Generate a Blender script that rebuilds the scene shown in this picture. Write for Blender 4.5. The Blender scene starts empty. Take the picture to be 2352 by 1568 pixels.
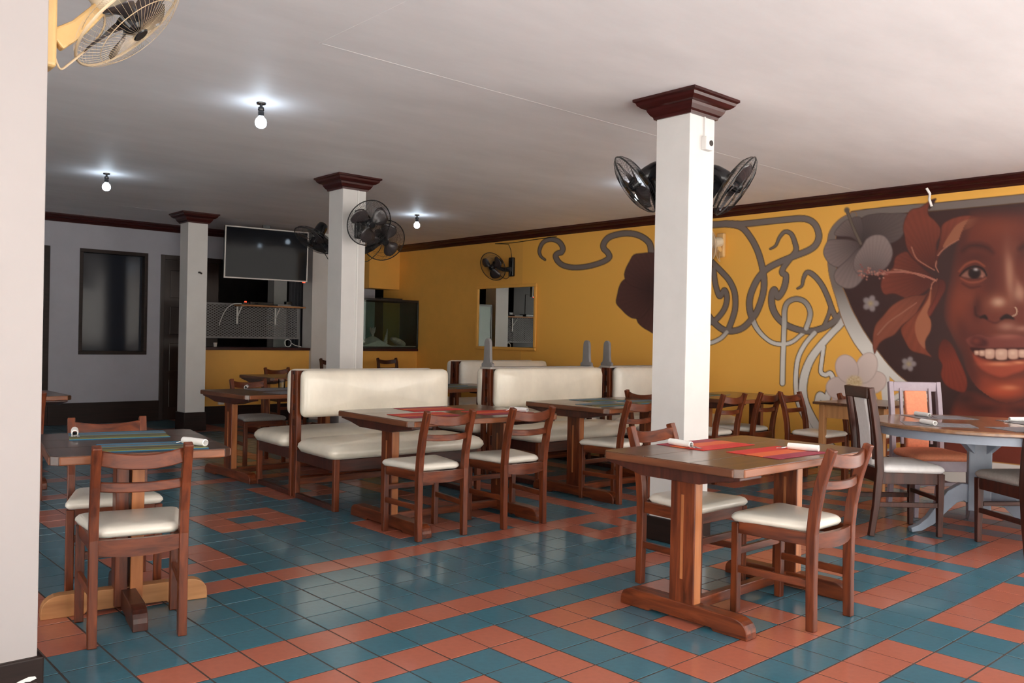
import bpy, bmesh, math, random
import numpy as np
from mathutils import Vector, Matrix
random.seed(7)
SC = bpy.context.scene
COL = SC.collection
PI = math.pi

# ------------------------------------------------------------------ camera, world, sun, exposure
CAM = Vector((-1.7091, -3.2511, 1.2604)); FPX = 1976.985
YAW, PITCH, ROLL = 0.8352, -0.0023, 0.0193
_f = Vector((math.cos(YAW)*math.cos(PITCH), math.sin(YAW)*math.cos(PITCH), math.sin(PITCH)))
_r = Vector((math.sin(YAW), -math.cos(YAW), 0)); _u = _r.cross(_f)
_R = _r*math.cos(ROLL)+_u*math.sin(ROLL); _U = _u*math.cos(ROLL)-_r*math.sin(ROLL)
cd = bpy.data.cameras.new('camera'); cam = bpy.data.objects.new('camera', cd); COL.objects.link(cam)
cd.sensor_width = 36.0; cd.lens = FPX/2352*36.0; cd.clip_start = .02; cd.clip_end = 200
M = Matrix((( _R.x, _U.x, -_f.x, CAM.x), (_R.y, _U.y, -_f.y, CAM.y), (_R.z, _U.z, -_f.z, CAM.z), (0, 0, 0, 1)))
cam.matrix_world = M
SC.camera = cam

w = bpy.data.worlds.new('sky'); SC.world = w; w.use_nodes = True
bg = w.node_tree.nodes['Background']; bg.inputs[0].default_value = (0.90, 0.95, 1.0, 1); bg.inputs[1].default_value = 2.3
sd = bpy.data.lights.new('sun', 'SUN'); sun = bpy.data.objects.new('sun', sd); COL.objects.link(sun)
sd.energy = 36.0; sd.angle = .02; sd.color = (1, .96, .91)
sun.rotation_euler = Vector((-.40, -.26, -1.0)).to_track_quat('-Z', 'Y').to_euler()   # high sun from the street corner
vs = SC.view_settings
vs.view_transform = 'Standard'; vs.look = 'None'; vs.gamma = 1; vs.exposure = 0.17; vs.use_curve_mapping = False
SC.cycles.use_denoising = True
SC.cycles.max_bounces = 10; SC.cycles.diffuse_bounces = 6; SC.cycles.glossy_bounces = 4; SC.cycles.transmission_bounces = 6; SC.cycles.transparent_max_bounces = 16
SC.cycles.sample_clamp_indirect = 8.0
SC.cycles.caustics_reflective = False; SC.cycles.caustics_refractive = False

def ray(px, py):
    return _f+_R*((px-1176)/FPX)-_U*((py-784)/FPX)
def onx(px, py, x):
    d = ray(px, py); return CAM+d*((x-CAM.x)/d.x)
def ony(px, py, y):
    d = ray(px, py); return CAM+d*((y-CAM.y)/d.y)
def onz(px, py, z):
    d = ray(px, py); return CAM+d*((z-CAM.z)/d.z)
def proj(p):
    d = Vector(p)-CAM; z = d.dot(_f)
    return (1176+FPX*d.dot(_R)/z, 784-FPX*d.dot(_U)/z, z)

# ------------------------------------------------------------------ materials
def s2l(c):
    return tuple(((v/255)/12.92 if v/255 <= .04045 else ((v/255+.055)/1.055)**2.4) for v in c)
def newmat(name):
    m = bpy.data.materials.new(name); m.use_nodes = True
    nt = m.node_tree; b = nt.nodes['Principled BSDF']
    return m, nt, b
def N(nt, t, **k):
    n = nt.nodes.new(t)
    for a, v in k.items(): setattr(n, a, v)
    return n
def mat(name, col, rough=.5, spec=.5, metal=0, noise=0, nscale=20, stretch=(1, 1, 1), bump=0, bscale=60, coat=0, rvar=0, coords='Object', crough=.28):
    m, nt, b = newmat(name)
    c = (*col, 1)
    b.inputs['Base Color'].default_value = c; b.inputs['Roughness'].default_value = rough
    b.inputs['Specular IOR Level'].default_value = spec; b.inputs['Metallic'].default_value = metal
    b.inputs['Coat Weight'].default_value = coat; b.inputs['Coat Roughness'].default_value = crough
    if noise or bump or rvar:
        tc = N(nt, 'ShaderNodeTexCoord'); mp = N(nt, 'ShaderNodeMapping'); mp.inputs['Scale'].default_value = stretch
        nt.links.new(tc.outputs[coords], mp.inputs[0])
    if noise or rvar:
        nz = N(nt, 'ShaderNodeTexNoise'); nz.inputs['Scale'].default_value = nscale; nz.inputs['Detail'].default_value = 5; nz.inputs['Roughness'].default_value = .6
        nt.links.new(mp.outputs[0], nz.inputs['Vector'])
    if noise:
        mx = N(nt, 'ShaderNodeMix', data_type='RGBA')
        mx.inputs[6].default_value = (*[v*(1-noise) for v in col], 1); mx.inputs[7].default_value = (*[min(1, v*(1+noise)) for v in col], 1)
        rm = N(nt, 'ShaderNodeMapRange'); rm.inputs[1].default_value = .3; rm.inputs[2].default_value = .7
        nt.links.new(nz.outputs['Fac'], rm.inputs[0]); nt.links.new(rm.outputs[0], mx.inputs[0]); nt.links.new(mx.outputs[2], b.inputs['Base Color'])
    if rvar:
        r2 = N(nt, 'ShaderNodeMapRange'); r2.inputs[1].default_value = .3; r2.inputs[2].default_value = .7
        r2.inputs[3].default_value = max(.02, rough-rvar); r2.inputs[4].default_value = rough+rvar
        nt.links.new(nz.outputs['Fac'], r2.inputs[0]); nt.links.new(r2.outputs[0], b.inputs['Roughness'])
    if bump:
        n2 = N(nt, 'ShaderNodeTexNoise'); n2.inputs['Scale'].default_value = bscale; n2.inputs['Detail'].default_value = 3
        nt.links.new(mp.outputs[0], n2.inputs['Vector'])
        bp = N(nt, 'ShaderNodeBump'); bp.inputs['Strength'].default_value = bump; bp.inputs['Distance'].default_value = .01
        nt.links.new(n2.outputs['Fac'], bp.inputs['Height']); nt.links.new(bp.outputs[0], b.inputs['Normal'])
    return m
def wood(name, c1, c2, rough=.34, axis=(1, 1, .12), scale=34, coat=.0, crough=.28):
    m, nt, b = newmat(name)
    tc = N(nt, 'ShaderNodeTexCoord'); mp = N(nt, 'ShaderNodeMapping'); mp.inputs['Scale'].default_value = axis
    nt.links.new(tc.outputs['Object'], mp.inputs[0])
    nz = N(nt, 'ShaderNodeTexNoise'); nz.inputs['Scale'].default_value = scale; nz.inputs['Detail'].default_value = 6; nz.inputs['Distortion'].default_value = .6
    nt.links.new(mp.outputs[0], nz.inputs['Vector'])
    rp = N(nt, 'ShaderNodeValToRGB'); rp.color_ramp.elements[0].position = .32; rp.color_ramp.elements[1].position = .68
    rp.color_ramp.elements[0].color = (*c1, 1); rp.color_ramp.elements[1].color = (*c2, 1)
    nt.links.new(nz.outputs['Fac'], rp.inputs[0]); nt.links.new(rp.outputs[0], b.inputs['Base Color'])
    b.inputs['Roughness'].default_value = rough; b.inputs['Coat Weight'].default_value = coat; b.inputs['Coat Roughness'].default_value = crough; b.inputs['Specular IOR Level'].default_value = .38
    return m
def stripes(name, bands, axis=1, rough=.6):
    """flat woven bands: [(fraction where it starts, colour)]"""
    m, nt, b = newmat(name)
    tc = N(nt, 'ShaderNodeTexCoord'); sp = N(nt, 'ShaderNodeSeparateXYZ'); nt.links.new(tc.outputs['Generated'], sp.inputs[0])
    rp = N(nt, 'ShaderNodeValToRGB'); cr = rp.color_ramp; cr.interpolation = 'CONSTANT'
    cr.elements[0].position = bands[0][0]; cr.elements[0].color = (*s2l(bands[0][1]), 1)
    cr.elements[1].position = bands[1][0]; cr.elements[1].color = (*s2l(bands[1][1]), 1)
    for p, c in bands[2:]:
        e = cr.elements.new(p); e.color = (*s2l(c), 1)
    nt.links.new(sp.outputs[axis], rp.inputs[0]); nt.links.new(rp.outputs[0], b.inputs['Base Color']); b.inputs['Roughness'].default_value = rough
    return m
def emit(name, col, strength):
    m, nt, b = newmat(name)
    b.inputs['Base Color'].default_value = (*col, 1); b.inputs['Emission Color'].default_value = (*col, 1); b.inputs['Emission Strength'].default_value = strength
    return m
def glassy(name, tint=(.8, .9, .88), rough=0.0):
    m, nt, b = newmat(name); nt.nodes.remove(b)
    out = nt.nodes['Material Output']
    tr = N(nt, 'ShaderNodeBsdfTransparent'); tr.inputs[0].default_value = (*tint, 1)
    gl = N(nt, 'ShaderNodeBsdfGlossy'); gl.inputs['Roughness'].default_value = rough
    fr = N(nt, 'ShaderNodeFresnel'); fr.inputs[0].default_value = 1.33
    mx = N(nt, 'ShaderNodeMixShader')
    nt.links.new(fr.outputs[0], mx.inputs[0]); nt.links.new(tr.outputs[0], mx.inputs[1]); nt.links.new(gl.outputs[0], mx.inputs[2]); nt.links.new(mx.outputs[0], out.inputs[0])
    return m

MT = {}
MT['wood'] = wood('mahogany', (.060, .0125, .0045), (.190, .044, .014))
MT['wood_x'] = wood('mahogany_crossgrain', (.060, .0125, .0045), (.190, .044, .014), axis=(.12, 1, 1))
MT['wood_y'] = wood('mahogany_deep_grain', (.060, .0125, .0045), (.190, .044, .014), axis=(1, .12, 1))
MT['wood_dark'] = wood('dark_mahogany', (.030, .009, .006), (.075, .020, .012))
MT['wood_dark_x'] = wood('dark_mahogany_rail', (.030, .009, .006), (.075, .020, .012), axis=(.12, 1, 1))
MT['top'] = wood('table_top_wood', (.050, .019, .009), (.115, .048, .023), rough=.30, axis=(.1, 1, 1), scale=26, coat=.35, crough=.14)
MT['top_y'] = wood('table_top_wood_lengthwise', (.045, .020, .013), (.085, .038, .025), rough=.30, axis=(1, .1, 1), scale=26, coat=.35, crough=.14)
MT['warm'] = wood('inlay_and_lit_wood', (.26, .085, .03), (.45, .17, .062), axis=(1, 1, .1), scale=22)  # inlay wood, also the lighter colour of lit post faces
MT['edge'] = wood('table_edge_wood', (.17, .055, .022), (.30, .105, .045), axis=(.12, 1, 1), scale=24)
MT['edge_y'] = wood('table_end_wood', (.09, .03, .014), (.17, .06, .027), axis=(1, .12, 1), scale=24)
MT['pale'] = wood('pale_wood', (.30, .14, .055), (.50, .25, .10), axis=(1, 1, .1), scale=22, rough=.45, coat=0)
MT['pale_x'] = wood('pale_wood_rail', (.30, .13, .05), (.48, .23, .09), axis=(.1, 1, 1), scale=22, rough=.45, coat=0)
MT['moulding'] = mat('oxblood_moulding', (.040, .007, .006), .28, spec=.35, noise=.35, nscale=12, stretch=(.3, .3, 4))
MT['skirting'] = mat('skirting_wood', (.018, .009, .007), .45, spec=.25, noise=.3, nscale=8, stretch=(.3, .3, 5))
MT['vinyl'] = mat('white_vinyl', (.76, .72, .64), .30, spec=.6, noise=.05, nscale=6, bump=.35, bscale=14, stretch=(1, 1, 1), coat=.3)
MT['vinyl_cream'] = mat('cream_vinyl', (.82, .76, .64), .29, spec=.7, noise=.12, nscale=3.0, bump=.6, bscale=9, coat=.5, stretch=(1, 1, .6))
MT['fabric_grey'] = mat('grey_fabric', (.30, .27, .25), .8, noise=.12, nscale=90)
MT['fabric_orange'] = mat('orange_fabric', (.80, .28, .15), .7, noise=.1, nscale=60)
MT['fabric_white'] = mat('white_fabric', (.80, .79, .79), .5, noise=.05, nscale=30)
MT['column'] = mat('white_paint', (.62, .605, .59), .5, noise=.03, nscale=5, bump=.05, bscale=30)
MT['pillar'] = mat('pinkish_white_darkened', (.37, .335, .328), .5, noise=.02, nscale=3)  # pinkish column paint, darkened to offset the strong daylight on the near pillar
MT['facade'] = mat('added_facade', (.55, .53, .5), .9)  # for the unseen buildings added to shape the daylight
MT['ceiling'] = mat('ceiling_paint', (.86, .83, .835), .6, noise=.06, nscale=2.0, stretch=(.5, 1.3, 1), bump=.08, bscale=25)
MT['wall_grey'] = mat('grey_wall_paint', (.37, .37, .42), .6, noise=.04, nscale=4)
MT['yellow'] = mat('yellow_wall_paint', (.81, .42, .083), .55, noise=.04, nscale=4)
MT['door_dark'] = mat('door_dark_wood', (.018, .008, .006), .4, noise=.3, nscale=8, stretch=(4, 4, .3))
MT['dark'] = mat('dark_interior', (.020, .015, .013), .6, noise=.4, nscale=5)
MT['grout'] = mat('grout', (.055, .038, .032), .8, noise=.3, nscale=30)
MT['tile_blue'] = mat('blue_tile', (.040, .148, .203), .30, spec=.35, coat=.62, crough=.11, noise=.10, nscale=40)
MT['tile_orange'] = mat('terracotta_tile', (.41, .122, .076), .30, spec=.35, coat=.5, crough=.12, noise=.07, nscale=40)
MT['black'] = mat('black_plastic', (.012, .012, .014), .22)
MT['black_wire'] = mat('black_wire', (.015, .015, .016), .35)
MT['blade_dark'] = mat('smoked_blade', (.05, .04, .042), .2, coat=.3)
MT['cream'] = mat('yellowed_plastic', (.72, .47, .20), .4, noise=.06, nscale=9)
MT['cream_pale'] = mat('cream_plastic', (.74, .64, .48), .4, noise=.06, nscale=9)
MT['cream_wire'] = mat('cream_wire', (.60, .46, .30), .45)
MT['finial'] = mat('grey_paint', (.20, .19, .19), .5, noise=.06, nscale=12)
MT['rail_grey'] = mat('light_grey_paint', (.38, .35, .32), .5)
MT['blue_grey'] = mat('blue_grey_paint', (.25, .29, .36), .4, noise=.08, nscale=9)
MT['round_top'] = wood('round_top_wood', (.16, .075, .036), (.30, .15, .07), rough=.28, axis=(.1, 1, 1), scale=18, coat=.6, crough=.10)
MT['mauve'] = mat('mauve_worn_wood', (.33, .27, .32), .35, noise=.1, nscale=15)
MT['napkin'] = mat('paper_napkin', (.86, .85, .83), .8, bump=.3, bscale=60)
MT['metal'] = mat('cutlery_steel', (.55, .55, .57), .22, metal=1)
MT['screen'] = mat('black_screen', (.006, .007, .010), .05, spec=.10)
MT['tv_frame'] = mat('silver_bezel', (.62, .58, .55), .35)
MT['red_led'] = emit('red_lamp', (1, .05, .02), 3)
MT['lattice'] = mat('grey_lattice', (.23, .22, .22), .5)
MT['white'] = mat('white_plastic', (.75, .74, .72), .4)
MT['curtain'] = mat('grey_curtain', (.16, .16, .18), .8)
MT['mirror'] = mat('mirror_silver', (.80, .84, .82), 0.0, metal=1)
MT['glass'] = glassy('aquarium_glass', (.80, .88, .85))
MT['glass_clear'] = glassy('clear_glass', (.9, .93, .93))
MT['win'] = mat('dark_window_glass', (.022, .025, .034), .12, spec=.25)
MT['sand'] = mat('white_sand', (.62, .60, .55), .9, noise=.15, nscale=80)
MT['shell'] = mat('shell', (.60, .50, .42), .5, noise=.25, nscale=30)
MT['coral'] = mat('coral', (.50, .42, .40), .7, noise=.2, nscale=40)
MT['bulb'] = emit('lit_bulb', (.70, .85, 1.0), 32)
MT['placemat_red'] = stripes('red_woven_mat', [(0, (196, 40, 34)), (.37, (208, 92, 42)), (.70, (150, 44, 66))])
MT['placemat_red_flip'] = stripes('red_woven_mat_turned', [(0, (150, 44, 66)), (.30, (208, 92, 42)), (.63, (196, 40, 34))])
_bb = [(0, (48, 122, 158)), (.06, (150, 148, 60)), (.17, (70, 66, 62)), (.27, (142, 140, 56)), (.33, (72, 68, 64)), (.52, (150, 140, 60)), (.58, (52, 118, 152)), (.72, (104, 104, 108)), (.86, (48, 122, 158))]
MT['placemat_blue'] = stripes('blue_woven_mat', _bb)
MT['placemat_grey'] = mat('grey_woven_mat', (.22, .22, .24), .5, noise=.2, nscale=60, stretch=(1, .1, 1))
MT['pavement'] = mat('street_pavement', (.52, .51, .50), .9, noise=.1, nscale=3)

# ------------------------------------------------------------------ mesh builder
class MB:
    def __init__(s): s.v = []; s.f = []
    def add(s, vs, fs):
        o = len(s.v); s.v += [tuple(v) for v in vs]; s.f += [tuple(i+o for i in f) for f in fs]; return s
    def box(s, x0, x1, y0, y1, z0, z1, mx=None):
        vs = [(x0, y0, z0), (x1, y0, z0), (x1, y1, z0), (x0, y1, z0), (x0, y0, z1), (x1, y0, z1), (x1, y1, z1), (x0, y1, z1)]
        if mx: vs = [mx @ Vector(v) for v in vs]
        return s.add(vs, [(3, 2, 1, 0), (4, 5, 6, 7), (0, 1, 5, 4), (1, 2, 6, 5), (2, 3, 7, 6), (3, 0, 4, 7)])
    def prism(s, poly, axis, a, b, mx=None):
        """poly: 2D outline; axis 'x','y','z' = extrusion axis (from a to b)"""
        n = len(poly)
        def p(q, t): return {'x': (t, q[0], q[1]), 'y': (q[0], t, q[1]), 'z': (q[0], q[1], t)}[axis]
        vs = [p(q, a) for q in poly]+[p(q, b) for q in poly]
        if mx: vs = [mx @ Vector(v) for v in vs]
        return s.add(vs, [tuple(range(n-1, -1, -1)), tuple(range(n, 2*n))]+[(i, (i+1) % n, n+(i+1) % n, n+i) for i in range(n)])
    def sweep(s, path, w, h, side):
        """rectangle w (along side) x h, along path; w,h may be lists"""
        side = Vector(side).normalized(); n = len(path); P = [Vector(p) for p in path]; vs = []
        for i, p in enumerate(P):
            t = (P[min(i+1, n-1)]-P[max(i-1, 0)]).normalized(); nn = t.cross(side).normalized()
            a = (w[i] if isinstance(w, (list, tuple)) else w)/2; b = (h[i] if isinstance(h, (list, tuple)) else h)/2
            vs += [p-side*a-nn*b, p+side*a-nn*b, p+side*a+nn*b, p-side*a+nn*b]
        fs = [(3, 2, 1, 0), tuple(4*(n-1)+k for k in range(4))]
        for i in range(n-1):
            for k in range(4): fs.append((4*i+k, 4*i+(k+1) % 4, 4*i+4+(k+1) % 4, 4*i+4+k))
        return s.add(vs, fs)
    def tube(s, path, r, n=6, closed=False):
        P = [Vector(p) for p in path]; m = len(P); vs = []; ref = None
        for i, p in enumerate(P):
            a = P[(i-1) % m] if closed else P[max(i-1, 0)]; b = P[(i+1) % m] if closed else P[min(i+1, m-1)]
            t = (b-a).normalized()
            if ref is None: ref = t.orthogonal().normalized()
            u = (ref-t*ref.dot(t)).normalized(); ref = u; v = t.cross(u)
            rr = r[i] if isinstance(r, (list, tuple)) else r
            vs += [p+(u*math.cos(2*PI*k/n)+v*math.sin(2*PI*k/n))*rr for k in range(n)]
        fs = []
        for i in range(m if closed else m-1):
            j = (i+1) % m
            for k in range(n): fs.append((i*n+k, i*n+(k+1) % n, j*n+(k+1) % n, j*n+k))
        if not closed: fs += [tuple(range(n-1, -1, -1)), tuple((m-1)*n+k for k in range(n))]
        return s.add(vs, fs)
    def lathe(s, prof, n=24, mx=None, caps=True):
        vs = []; fs = []
        for r, z in prof:
            for k in range(n): vs.append(Vector((r*math.cos(2*PI*k/n), r*math.sin(2*PI*k/n), z)))
        for i in range(len(prof)-1):
            for k in range(n): fs.append((i*n+k, i*n+(k+1) % n, (i+1)*n+(k+1) % n, (i+1)*n+k))
        if caps: fs += [tuple(range(n-1, -1, -1)), tuple((len(prof)-1)*n+k for k in range(n))]
        if mx: vs = [mx @ v for v in vs]
        return s.add(vs, fs)
    def pad(s, c4, z0, z1, r=.03, crown=.01, bulge=.006, nc=5, mx=None):
        """soft cushion over a quad c4 (ccw xy corners)"""
        C = [Vector((*c, 0)) for c in c4]; ctr = sum(C, Vector())/4
        def ring(ins, z, rr):
            out = []
            for i in range(4):
                p, a, b = C[i], C[i-1], C[(i+1) % 4]
                d1 = (a-p).normalized(); d2 = (b-p).normalized()
                q = p+(d1+d2)*ins
                for k in range(nc):
                    t = k/(nc-1); out.append(q+d1*rr*(1-t)**2+d2*rr*t**2+Vector((0, 0, z)))
            return out
        h = z1-z0
        L = [ring(.004, z0, r), ring(-bulge, z0+h*.35, r), ring(-bulge*.7, z0+h*.6, r), ring(h*.12, z1-h*.12, r), ring(h*.38, z1, r)]
        rim = L[-1]
        for t, cz in ((.75, .45), (.5, .75), (.25, .94)):
            L.append([Vector((ctr.x+(p.x-ctr.x)*t, ctr.y+(p.y-ctr.y)*t, z1+crown*cz)) for p in rim])
        vs = [p for q in L for p in q]; n = 4*nc; fs = [tuple(range(n-1, -1, -1))]
        for i in range(len(L)-1):
            for k in range(n): fs.append((i*n+k, i*n+(k+1) % n, (i+1)*n+(k+1) % n, (i+1)*n+k))
        vs.append(Vector((ctr.x, ctr.y, z1+crown))); e = len(vs)-1; b = (len(L)-1)*n
        fs += [(b+k, b+(k+1) % n, e) for k in range(n)]
        if mx: vs = [mx @ v for v in vs]
        return s.add(vs, fs)
    def mesh(s, name, m, smooth=False):
        me = bpy.data.meshes.new(name); me.from_pydata([tuple(v) for v in s.v], [], s.f); me.validate()
        bm = bmesh.new(); bm.from_mesh(me); bmesh.ops.recalc_face_normals(bm, faces=bm.faces); bm.to_mesh(me); bm.free()
        if m: me.materials.append(MT[m] if isinstance(m, str) else m)
        if smooth:
            for p in me.polygons: p.use_smooth = True
            me.set_sharp_from_angle(angle=math.radians(smooth if smooth > 1 else 40))
        return me
    def build(s, name, m, parent=None, smooth=False, bevel=0, seg=2, kind=None):
        o = bpy.data.objects.new(name, s.mesh(name, m, smooth)); COL.objects.link(o)
        if parent: o.parent = parent
        if bevel:
            b = o.modifiers.new('bevel', 'BEVEL'); b.width = bevel; b.segments = seg; b.limit_method = 'ANGLE'; b.angle_limit = math.radians(35)
        if kind: o['kind'] = kind
        return o
def tag(o, label=None, cat=None, group=None):
    if label: o['label'] = label
    if cat: o['category'] = cat
    if group: o['group'] = group
    return o
def empty(name, loc=(0, 0, 0), rz=0, label=None, cat=None, group=None):
    o = bpy.data.objects.new(name, None); COL.objects.link(o); o.location = loc; o.rotation_euler = (0, 0, rz); o.empty_display_size = .1
    return tag(o, label, cat, group)
def dup(root, loc, rz, label, group=None):
    kids = {}
    def rec(o, p):
        c = o.copy(); COL.objects.link(c)
        if p: c.parent = p
        for ch in list(o.children): rec(ch, c)
        return c
    r = rec(root, None); r.location = loc; r.rotation_euler = (0, 0, rz); r['label'] = label
    if group: r['group'] = group
    return r
def structure(o): o['kind'] = 'structure'; return o
R = math.radians

# ------------------------------------------------------------------ room shell
T = 0.2; XW = 6.748; YB = 9.32; H = 2.815; XL = -5.6; YF = -4.4

# floor: grout bed, the 300 tiles that show largest as parts, the rest as one part
fl = structure(MB().box(XL, XW+.1, YF, YB+3.6, -.12, -.0014).build('floor', 'grout'))
def is_orange(i, j):
    if i >= -1 and j >= 2:                              # concentric squares of the front field
        jj = (j-2) % 6
        if i <= 4: ii = (i+1) % 6
        elif i <= 11: ii = i-5
        else: ii = (i-12) % 6
        if ii > 4 or jj > 4: return False
        d = max(abs(ii-2), abs(jj-2)); return d != 1
    if i < -4 and j >= -2 and j != 0: return (j % 3 == 0)
    if i >= 18 and j < 2:
        ii = (i-18) % 6; jj = (j+10) % 6
        if ii > 4 or jj > 4: return False
        d = max(abs(ii-2), abs(jj-2)); return d != 1
    if j == 0: return i >= -3
    if j > 0: return False
    # aisles with rings at their crossings, fields bordered by single rows
    def ring(ci, cj): return max(abs(i-ci), abs(j-cj)) == 1
    for ci in (-5, 13, 31):
        for cj in (-4, -22, -40):
            if max(abs(i-ci), abs(j-cj)) <= 1: return max(abs(i-ci), abs(j-cj)) == 1
    if j in (-5, -20, -24, -39): return True
    if i in (-4, 11, 15, 28) and j < -5: return True
    for (ci, cj) in ((0, -8), (8, -8), (4, -12), (0, -16), (8, -16), (20, -8), (24, -12), (20, -16), (0, -28), (8, -28), (4, -32), (0, -36), (8, -36), (20, -28), (-9, -8), (-9, -16)):
        if ring(ci, cj): return True
    return False
g = .0034; c_ = .0012
def tile_mesh(name, m):
    a = g; b = T-g; mb = MB()
    vs = [(a, a, -.008), (b, a, -.008), (b, b, -.008), (a, b, -.008), (a+c_, a+c_, 0), (b-c_, a+c_, 0), (b-c_, b-c_, 0), (a+c_, b-c_, 0)]
    return mb.add(vs, [(4, 5, 6, 7), (0, 1, 5, 4), (1, 2, 6, 5), (2, 3, 7, 6), (3, 0, 4, 7)]).mesh(name, m)
tm = {True: tile_mesh('terracotta_tile', 'tile_orange'), False: tile_mesh('blue_tile', 'tile_blue')}
tiles = []
for i in range(int(XL/T), 34):
    for j in range(int(-(YB)/T)-1, 23):
        x, y = i*T, -(j+1)*T
        if x+T > XW+.05 or y < YF-.001 or y > YB: continue
        px, py, z = proj((x+.1, y+.1, 0)); s = 0
        if z > .3 and -60 < px < 2412 and py < 1640: s = 1/z**3
        tiles.append((s, i, j, x, y))
tiles.sort(key=lambda t: -t[0])
rest = {True: MB(), False: MB()}
hidden = []
rt = random.Random(3)
for k, (s, i, j, x, y) in enumerate(tiles):
    o_ = is_orange(i, j); dz = rt.uniform(-.0006, .0006)
    if k < 300 and s > 0:
        o = bpy.data.objects.new('tile', tm[o_]); COL.objects.link(o); o.parent = fl; o.location = (x, y, dz)
        o.rotation_euler = (rt.uniform(-.0012, .0012), rt.uniform(-.0012, .0012), 0)
    else:
        vs = [(x+v.co.x, y+v.co.y, v.co.z+dz) for v in tm[o_].vertices]
        rest[o_].add(vs, [tuple(p.vertices) for p in tm[o_].polygons])
o = rest[True].build('tile_field', 'tile_orange', fl, kind='stuff')
o.data.materials.append(MT['tile_blue'])
nb = len(rest[True].f)
mbs = MB(); mbs.add(rest[True].v, rest[True].f); mbs.add(rest[False].v, rest[False].f)
me = bpy.data.meshes.new('tile_field'); me.from_pydata(mbs.v, [], mbs.f); me.materials.append(MT['tile_orange']); me.materials.append(MT['tile_blue'])
mi = np.zeros(len(mbs.f), dtype=np.int32); mi[nb:] = 1; me.polygons.foreach_set('material_index', mi)
o.data = me

structure(MB().box(XL-.2, XW+.6, YF-.5, YB+3.6, H, H+.15).build('ceiling', 'ceiling'))
# ceiling sheet joints, thin cover strips
_s1 = onz(735, 100, H); _s2 = onz(300, 475, H)
for k, (x0, x1, y0, y1) in enumerate(((_s1.x, 6.7, _s1.y-.008, _s1.y+.008), (_s1.x-.008, _s1.x+.008, -4, _s1.y), (-5, 6.0, _s2.y-.008, _s2.y+.008))):
    structure(MB().box(x0, x1, y0, y1, H-.0006, H+.001).build('trim_%d' % (k+1), 'ceiling'))

structure(MB().box(XL-.15, XL, 1.4, YB+3.6, 0, H).build('wall_left', 'wall_grey'))
# back wall in pieces round its openings
bw = MB()
DX0, DX1 = .45, 1.39         # glazed door at the left
WX0, WX1, WZ0, WZ1 = 1.755, 2.655, .945, 2.385
D2X0, D2X1 = 2.835, 3.72
OX0, OX1, OZ = 3.72, 6.748, 2.39
for (x0, x1, z0, z1) in ((XL, DX0, 0, H), (DX0, DX1, 2.385, H), (DX1, WX0, 0, H), (WX0, WX1, 0, WZ0), (WX0, WX1, WZ1, H), (WX1, D2X0, 0, H), (D2X0, OX0, 2.385, H), (OX0, XW+.15, OZ, H), (5.5, 6.47, 0, OZ)):
    bw.box(x0, x1, YB, YB+.16, z0, z1)
structure(bw.build('wall_back', 'wall_grey'))
# window: frame + dark pane
wf = structure(MB().box(WX0, WX1, YB-.012, YB+.10, WZ1-.05, WZ1).box(WX0, WX1, YB-.012, YB+.10, WZ0, WZ0+.05).box(WX0, WX0+.045, YB-.012, YB+.10, WZ0+.05, WZ1-.05).box(WX1-.045, WX1, YB-.012, YB+.10, WZ0+.05, WZ1-.05).build('window_1', 'skirting', bevel=.004))
MB().box(WX0+.04, WX1-.04, YB+.095, YB+.105, WZ0+.04, WZ1-.04).build('pane', 'win', wf)
d1 = structure(MB().box(DX1-.07, DX1, YB-.012, YB+.12, 0, 2.385).box(DX0, DX0+.07, YB-.012, YB+.12, 0, 2.385).box(DX0+.07, DX1-.07, YB-.012, YB+.12, 2.10, 2.385).build('door_1', 'skirting', bevel=.004))
MB().box(DX0+.06, DX1-.06, YB+.07, YB+.08, .0, 2.12).build('pane', 'win', d1)
d2 = structure(MB().box(D2X0, D2X0+.06, YB-.012, YB+.12, 0, 2.385).box(D2X0+.06, OX0, YB-.012, YB+.12, 2.32, 2.385).build('door_2', 'door_dark', bevel=.004))
dl = MB().box(D2X0+.06, OX0, YB+.06, YB+.10, 0, 2.32).build('leaf', 'door_dark', d2)
for k in range(4): MB().box(D2X0+.16, D2X0+.58, YB+.048, YB+.062, .18+.53*k, .58+.53*k).build('panel', 'door_dark', dl, bevel=.01)
# room behind the serving opening
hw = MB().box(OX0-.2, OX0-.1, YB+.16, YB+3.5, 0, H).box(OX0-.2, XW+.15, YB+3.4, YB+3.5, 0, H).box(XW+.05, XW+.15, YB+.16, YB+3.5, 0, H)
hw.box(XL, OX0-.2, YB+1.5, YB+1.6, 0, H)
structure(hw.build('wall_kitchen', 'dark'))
structure(MB().box(5.19, 5.43, 10.5, 10.74, 0, H).build('column_kitchen', 'column'))
cu = MB()
pts = [(5.52+.012*k, 10.6+.035*math.sin(k*1.25)) for k in range(70)]
cu.add([(x, y, z) for x, y in pts for z in (.05, 2.75)], [(2*k, 2*k+1, 2*k+3, 2*k+2) for k in range(69)])
tag(cu.build('curtain', 'curtain', smooth=60), 'dark grey curtain hanging behind the serving counter beside a white post', 'curtain').modifiers.new('s', 'SOLIDIFY').thickness = .006

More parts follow.
